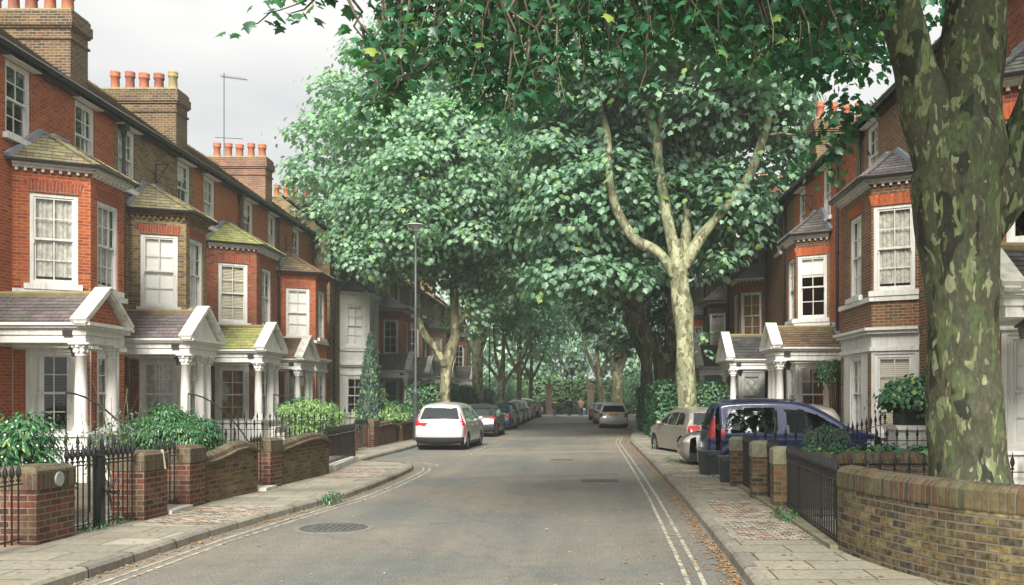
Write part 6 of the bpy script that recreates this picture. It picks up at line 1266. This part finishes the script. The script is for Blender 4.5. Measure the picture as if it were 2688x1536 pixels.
for (x, y, z, r) in bl:
    d = np.linalg.norm((va - (x, y, z)) * (1, .5, 1), axis=1); w_ = np.exp(-(d / (r * 1.1)) ** 2) * (rd[:, 1] < .2); lump = 1 + .5 * np.sin(va[:, 0] * 70 + z) * np.sin(va[:, 2] * 64)
    va = va + rd * (w_ * r * .55 * lump)[:, None]
m.v = [tuple(p) for p in va]; m.build('trunk', BARK_NEAR, t1, smooth=True)
for i, l in enumerate(L1[1:]): m = MB(); limb(m, l, 18, .05, i + 9); m.build('limb', BARK_NEAR, t1, smooth=True)
# hanging twigs with big lobed leaves, fringe of its crown over the road
fringe_x = [-3.45, -2.9, -2.55, -2.35, -2.05, -1.85, -1.65, -1.2, -.85, -.45, 0, .3, .5, .85, 1.25, 1.65, 2.1, 2.5, 2.8, 3.05, 3.3]
fringe_z = [5.6, 5.75, 5.9, 4.75, 4.7, 4.85, 5.3, 4.85, 4.65, 4.75, 4.95, 5.0, 4.75, 5.45, 5.4, 5.15, 5.1, 5.2, 5.3, 5.5, 5.7]
g = np.random.default_rng(77); TP, TN, TT, TS = [], [], [], []; mt = MB()
def hang(x, y, z_end, z_top=7.0, side=0, n=16, sz=.115):
    """one drooping twig from the crown above down to z_end"""
    x0 = x + g.normal() * .25 + side; pts = []
    for k in range(6):
        t = k / 5; pts.append((x0 + (x - x0) * t + g.normal() * .04, y + (1 - t) * .25 + g.normal() * .04, z_top + (z_end - z_top) * t ** .9))
    mt.tube(pts, [.02, .016, .012, .009, .007, .004], 5, cap=False); A = np.array(pts)
    for k in range(n):
        t = 1 - (k / n) ** 1.1; q = t * 4.99; i = int(q); p = A[i] + (A[i + 1] - A[i]) * (q - i); an = g.uniform(0, 6.28); ou = np.array([math.cos(an), math.sin(an) * .8, 0]); rr = g.uniform(.03, .24)
        TP.append(p + ou * rr + np.array([0, 0, -rr * .3 + .02])); TN.append(ou * .7 + np.array([0, -.25, .75]) + g.normal(size=3) * .3); TT.append(ou * .8 + np.array([0, 0, -.9]) + g.normal(size=3) * .3); TS.append(sz * g.uniform(.65, 1.15))
for k in range(340):
    x = g.uniform(-2.15, 3.3); y = g.uniform(8.7, 11.5); sc = y / 9.5; z = 1.85 + (float(np.interp(x, fringe_x, fringe_z)) - 1.85) * sc
    z += abs(g.normal()) * .35 if k % 3 else g.uniform(.2, 1.4)
    hang(x * sc, y, z, z_top=z + g.uniform(.8, 1.5), n=int(g.uniform(10, 20)))
for (x, z) in ((-3.4, 5.65), (-3.2, 5.78), (-3.0, 5.72), (-2.85, 5.85), (-2.62, 6.0), (-2.35, 4.75), (-2.25, 4.85), (-2.1, 5.0)): hang(x, 9.5, z, z_top=z + .55, side=.5, n=11, sz=.13)
mt.build('hanging_twigs', BARK_DARK, t1)['kind'] = 'stuff'
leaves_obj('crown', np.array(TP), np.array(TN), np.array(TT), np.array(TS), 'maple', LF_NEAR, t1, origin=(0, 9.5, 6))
# upper canopy of the near tree, above the frame and at its upper edge
lo = [(x, y, z + .5, 1.4, 1.4, .8) for (x, y, z) in ((-1.6, 10.5, 7.4), (0, 10, 7.3), (1.5, 10.5, 7.3), (3, 11, 7.6), (-2.8, 11, 7.9), (.8, 12, 7.4), (-1, 12.5, 7.8), (2.4, 13, 7.9), (4.5, 12, 8), (5.6, 11, 8.4), (3.6, 9, 8.2), (1.5, 8, 8), (-.5, 8.4, 7.8), (-2.6, 8.8, 8.2))]
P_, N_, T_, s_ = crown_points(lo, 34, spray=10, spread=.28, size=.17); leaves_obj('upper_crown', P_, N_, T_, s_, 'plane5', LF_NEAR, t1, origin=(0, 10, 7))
lo = [(x, y, z, 1.5, 1.5, .9) for (x, y, z) in ((3, 5.5, 7.8), (5, 4, 7.9), (4.6, 6.5, 8.2), (3, 3, 7.8), (6.2, 6, 8.6), (4.2, 7.6, 8.4), (6.2, 9, 9.4))]  # unseen lobes above the frame, added to shade the trunk, wall and near road
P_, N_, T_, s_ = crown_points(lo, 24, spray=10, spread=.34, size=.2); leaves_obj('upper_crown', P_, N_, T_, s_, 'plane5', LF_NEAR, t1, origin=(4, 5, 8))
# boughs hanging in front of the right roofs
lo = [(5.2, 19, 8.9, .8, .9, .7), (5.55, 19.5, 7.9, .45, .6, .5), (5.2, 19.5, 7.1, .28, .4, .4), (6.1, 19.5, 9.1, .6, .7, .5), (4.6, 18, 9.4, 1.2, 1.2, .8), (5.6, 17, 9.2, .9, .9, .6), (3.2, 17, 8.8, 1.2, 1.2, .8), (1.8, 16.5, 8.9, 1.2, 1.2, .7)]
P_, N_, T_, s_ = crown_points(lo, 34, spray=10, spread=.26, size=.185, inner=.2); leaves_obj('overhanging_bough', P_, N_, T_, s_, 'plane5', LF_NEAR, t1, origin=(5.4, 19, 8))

# ---------------------------------------------------------------- shrubs, hedges, conifers
def shrub(name, label, c, r, per, size, m, kind='lance', lobes=9, loc_z=.1, cat='bush', seed=1, spray=8, stem=True, up=.8, droop=.2, group=None, inner=.4, spread=None):
    T = thing(name, label, cat, (c[0], c[1], loc_z), group)
    lo = [(*c, *[k * .8 for k in r])] + lobes_in(c, r, lobes, (min(r) * .35, min(r) * .5), seed, shell=.8, flat=.9)
    P, Nn, T_, sz = crown_points(lo, per, spray=spray, spread=spread or size * 1.1, size=size, up=up, droop=droop, inner=inner); leaves_obj('foliage', P, Nn, T_, sz, kind, m, T, origin=c)
    if stem:
        mb = MB(); g2 = np.random.default_rng(seed)
        for k in range(5): e = Vector(c) + Vector(g2.normal(size=3) * np.array(r) * .35); mb.tube([(c[0], c[1], loc_z), Vector((c[0], c[1], loc_z)).lerp(e, .5) + Vector((0, 0, .05)), e], [.025, .018, .008], 5)
        mb.build('stem', BARK_DARK, T)
    return T
shrub('round_bush', 'round glossy green bush behind the narrow gate in the nearest left garden', (-7.75, 17.6, 1.05), (.9, .8, .74), 620, .085, LF_BUSH, seed=3, lobes=22, spread=.07)
shrub('leafy_shrub', 'loose leafy shrub with pale blossom at the left picture edge', (-7.75, 12.4, 1.0), (.85, .8, .72), 430, .1, LF_BUSH, seed=5, lobes=16, spread=.1)
T = shrub('wispy_shrub', 'thin wispy climbing shrub in front of the first left bay', (-8.35, 16.6, 1.1), (.6, .5, .85), 60, .1, LF_GREY, seed=8, lobes=8, spread=.16)
mb = MB(); g2 = np.random.default_rng(3)
for k in range(16): e = Vector((-8.35 + g2.normal() * .4, 16.6 + g2.normal() * .3, 1.2 + g2.random() * 1.0)); mb.tube([(-8.35 + g2.normal() * .15, 16.6, .1), (-8.35 + g2.normal() * .25, 16.6, .7), e], [.01, .008, .004], 4)
mb.build('stems', BARK_DARK, T)['kind'] = 'stuff'
mb = MB()
for k in range(130): a_, b_ = g2.uniform(0, 6.28), g2.uniform(-.4, .9); p = (-7.75 + .8 * math.cos(a_) * math.cos(b_), 12.4 + .78 * math.sin(a_) * math.cos(b_), 1.0 + .7 * math.sin(b_)); mb.sphere(p, .013, 5, 3)
tag(mb.build('blossom', mat('blossom', (.7, .7, .6), .7)), 'tiny white blossom sprinkled over the shrub at the left edge', 'blossom', kind='stuff')
shrub('acer_bush', 'pale yellow-green spreading acer bush behind the corner railings', (-8.0, 27.4, 1.3), (1.0, .8, .62), 420, .085, LF_PALE, seed=9, lobes=18, spread=.08)
shrub('small_bush', 'small dark bush between the acer and the conifer, left', (-9.2, 30.5, 1.4), (.7, .6, .6), 160, .12, LF_BUSH, seed=10)
shrub('garden_plants', 'yellow-green variegated shrubs left of the first lamp post', (-7.9, 36.5, 1.25), (1.0, 1.5, .55), 110, .13, LF_PALE, seed=11, lobes=14)
shrub('garden_plants', 'dark leafy shrubs under the first lamp post, behind the brick wall', (-8.3, 40.0, 1.2), (1.0, 1.8, .7), 90, .14, LF_BUSH, seed=12, lobes=14)
shrub('conifer', 'little yellow-green conical conifer next to the tall narrow one', (-8.35, 38.3, 1.55), (.36, .36, .95), 260, .1, LF_PALE, seed=13, lobes=6, up=.3, droop=-.8)
def cone_tree(name, label, x, y, h, r, m, per=420, size=.1):
    T = thing(name, label, 'conifer', (x, y, .1)); n = int(per * h); t = g2.random(n) ** .8; a = g2.uniform(0, 6.28, n); prof = np.interp(t, [0, .12, .35, .6, .85, 1], [.75, 1, 1, .72, .3, .03]) * r * (1 + .16 * np.sin(a * 5 + t * 20) + g2.normal(size=n) * .06) * (.75 + .25 * g2.random(n))
    P = np.stack([x + prof * np.cos(a), y + prof * np.sin(a), .15 + t * h], 1); od = np.stack([np.cos(a), np.sin(a), np.zeros(n)], 1)
    leaves_obj('foliage', P, od + g2.normal(size=(n, 3)) * .45, np.array([0, 0, 1]) + od * .35 + g2.normal(size=(n, 3)) * .2, size * g2.uniform(.8, 1.6, n), 'lance', m, T, origin=(x, y, 1))
    MB().tube([(x, y, .05), (x, y, h * .8)], [.09, .02], 8).build('trunk', BARK_DARK, T)
cone_tree('conifer', 'tall narrow dark green conifer in front of the painted white bay', -8.1, 35.6, 4.05, .43, LF_CON, per=1900, size=.14)
def hedge(label, x0, x1, y0, y1, z1, m=LF_HEDGE, per=150, size=.1, taper=.15):
    T = thing('hedge', label, 'hedge', ((x0 + x1) / 2, (y0 + y1) / 2, .1)); e = .12
    core = MB(); q = [(x0 + e, y0 + e), (x1 - e, y0 + e), (x1 - e, y1 - e), (x0 + e, y1 - e)]; core.prism([(a, b, .1) for a, b in q], (0, 0, z1 - .1 - e)); core.build('shade_core', mat('hedge_core', (.015, .03, .015), .95), T)  # near-black solid core paints in the shade between the leaves
    P, Nn, T_ = [], [], []
    for (nn, ua, ub, fx) in (((0, -1, 0), (x0, x1), (.1, z1), lambda u, v: (u, y0, v)), ((-1, 0, 0), (y0, y1), (.1, z1), lambda u, v: (x0, u, v)), ((1, 0, 0), (y0, y1), (.1, z1), lambda u, v: (x1, u, v)), ((0, 0, 1), (x0, x1), (y0, y1), lambda u, v: (u, v, z1)), ((0, 1, 0), (x0, x1), (.1, z1), lambda u, v: (u, y1, v))):
        A = (ua[1] - ua[0]) * (ub[1] - ub[0]); n = int(A * per); u = g2.uniform(*ua, n); v = g2.uniform(*ub, n); p = np.stack(np.broadcast_arrays(*fx(u, v)), 1).astype(float)
        b = .07 * np.sin(u * 1.9 + v) + .06 * np.sin(v * 4.1 - u * 2.3) + .035 * np.sin(u * 9 + v * 7) + g2.normal(size=n) * .035; p += np.array(nn) * b[:, None]
        P.append(p); Nn.append(np.array(nn) + np.array([0, 0, .5]) + g2.normal(size=(n, 3)) * .5); T_.append(np.array(nn) * .4 + np.array([0, 0, -.4]) + g2.normal(size=(n, 3)) * .7)
    P, Nn, T_ = map(np.concatenate, (P, Nn, T_)); leaves_obj('foliage', P, Nn, T_, size * g2.uniform(.7, 1.4, len(P)), 'rhomb', m, T, origin=((x0 + x1) / 2, y0, 1)); return T
hedge('tall clipped hedge around the pale forked trunk, right side', 3.2, 6.3, 38.5, 50.5, 2.42, per=240, size=.11)
hedge('clipped hedge behind the left parked cars, around the mottled trunk', -9.0, -7.15, 47.6, 75, 2.45, per=130, size=.15)
hedge('bright green clipped hedge beyond the park gates', -9, 9, 112, 115, 3.9, LF_BRIGHT, per=34, size=.34)
hedge('low dark hedge just inside the park fence', -9, 8, 102.3, 103.6, 1.3, LF_BUSH, per=40, size=.25)
shrub('round_bush', 'round clipped bush left of the gates behind the parked cars', (-6.9, 84, 1.3), (1.3, 1.3, 1.1), 40, .22, LF_BUSH, seed=20, stem=True)
shrub('round_bush', 'large light green round bush behind the left park fence', (-8.2, 107, 2.2), (2.4, 2.0, 2.2), 26, .34, LF_BRIGHT, seed=21)
shrub('round_bush', 'light green round bush behind the right park fence', (6.2, 107, 2.2), (2.2, 2.0, 2.2), 26, .34, LF_BRIGHT, seed=22)
shrub('round_bush', 'dark spreading bush at the far end of the left house row', (-8.8, 90, 2.5), (2.4, 3, 2.4), 26, .32, LF_DARK, seed=23)
shrub('round_bush', 'dark spreading bush at the far end of the right house row', (6.5, 88, 3.0), (2.2, 4, 2.6), 26, .32, LF_DARK, seed=24)
shrub('climbing_plant', 'climbing plant on the dark passage between two right houses', (7.35, 27.0, 2.6), (.35, .35, .55), 200, .13, LF_BUSH, seed=26, lobes=5)
T = shrub('potted_shrub', 'bright green shrub in a black planter on the white pedestal', (6.75, 19.0, 1.98), (.55, .5, .38), 380, .12, LF_BUSH, seed=27, loc_z=1.29, lobes=12, kind='rhomb'); MB().w(6.5, 7.0, 18.8, 19.25, 1.29, 1.65).build('planter', BLACKP, T)
shrub('juniper_bush', 'grey-green feathery bush in front of the navy compact van', (4.15, 15.6, 1.2), (.34, .3, .24), 900, .06, LF_GREY, seed=28, lobes=12, kind='lance')
lo = [(x, 14.72 + .05 * math.sin(x * 3), 1.03 + .03 * math.sin(x * 7), .3, .22, .09) for x in np.arange(3.6, 8.6, .3)]
T = thing('ground_cover', 'leafy green ground cover along the top of the low dark wall', 'plants', (5.8, 14.7, 1.0)); P_, N_, T_, s_ = crown_points(lo, 260, spray=6, spread=.08, size=.09, inner=.3); o = leaves_obj('foliage', P_, N_, T_, s_, 'rhomb', LF_BUSH, T, origin=(5.8, 14.7, 1)); T['kind'] = 'stuff'
for i, (x, y, l) in enumerate(((3.1, 20.1, 'green weed tuft behind the nearer recycling bin'), (2.5, 25.2, 'green weed tuft on the drive by the beige car wheel'), (-4.35, 16.0, 'small weed growing in the left gutter by the kerb'), (-6.45, 12.6, 'grass and weeds growing under the left double gate'), (3.0, 13.4, 'strip of weeds at the foot of the right railing'))):
    shrub('weeds', l, (x, y, .17), (.3 if i < 2 else .16, .25 if i < 3 else .7, .12), 240, .07, LF_BUSH, seed=30 + i, lobes=4, cat='weeds', stem=False, loc_z=.1)

# ---------------------------------------------------------------- air
hz = bpy.data.materials.new('haze_air'); hz.use_nodes = True; nt = hz.node_tree; nt.nodes.clear(); ho = N(nt, 'ShaderNodeOutputMaterial'); hv = N(nt, 'ShaderNodeVolumePrincipled')
hv.inputs['Color'].default_value = (.93, .97, .95, 1); hv.inputs['Density'].default_value = .0015; hv.inputs['Anisotropy'].default_value = .3; nt.links.new(hv.outputs[0], ho.inputs['Volume'])
tag(MB().w(-60, 60, -30, 190, -1.2, 33).build('haze', hz), 'thin pale air between the camera and the park trees', 'haze', kind='stuff')
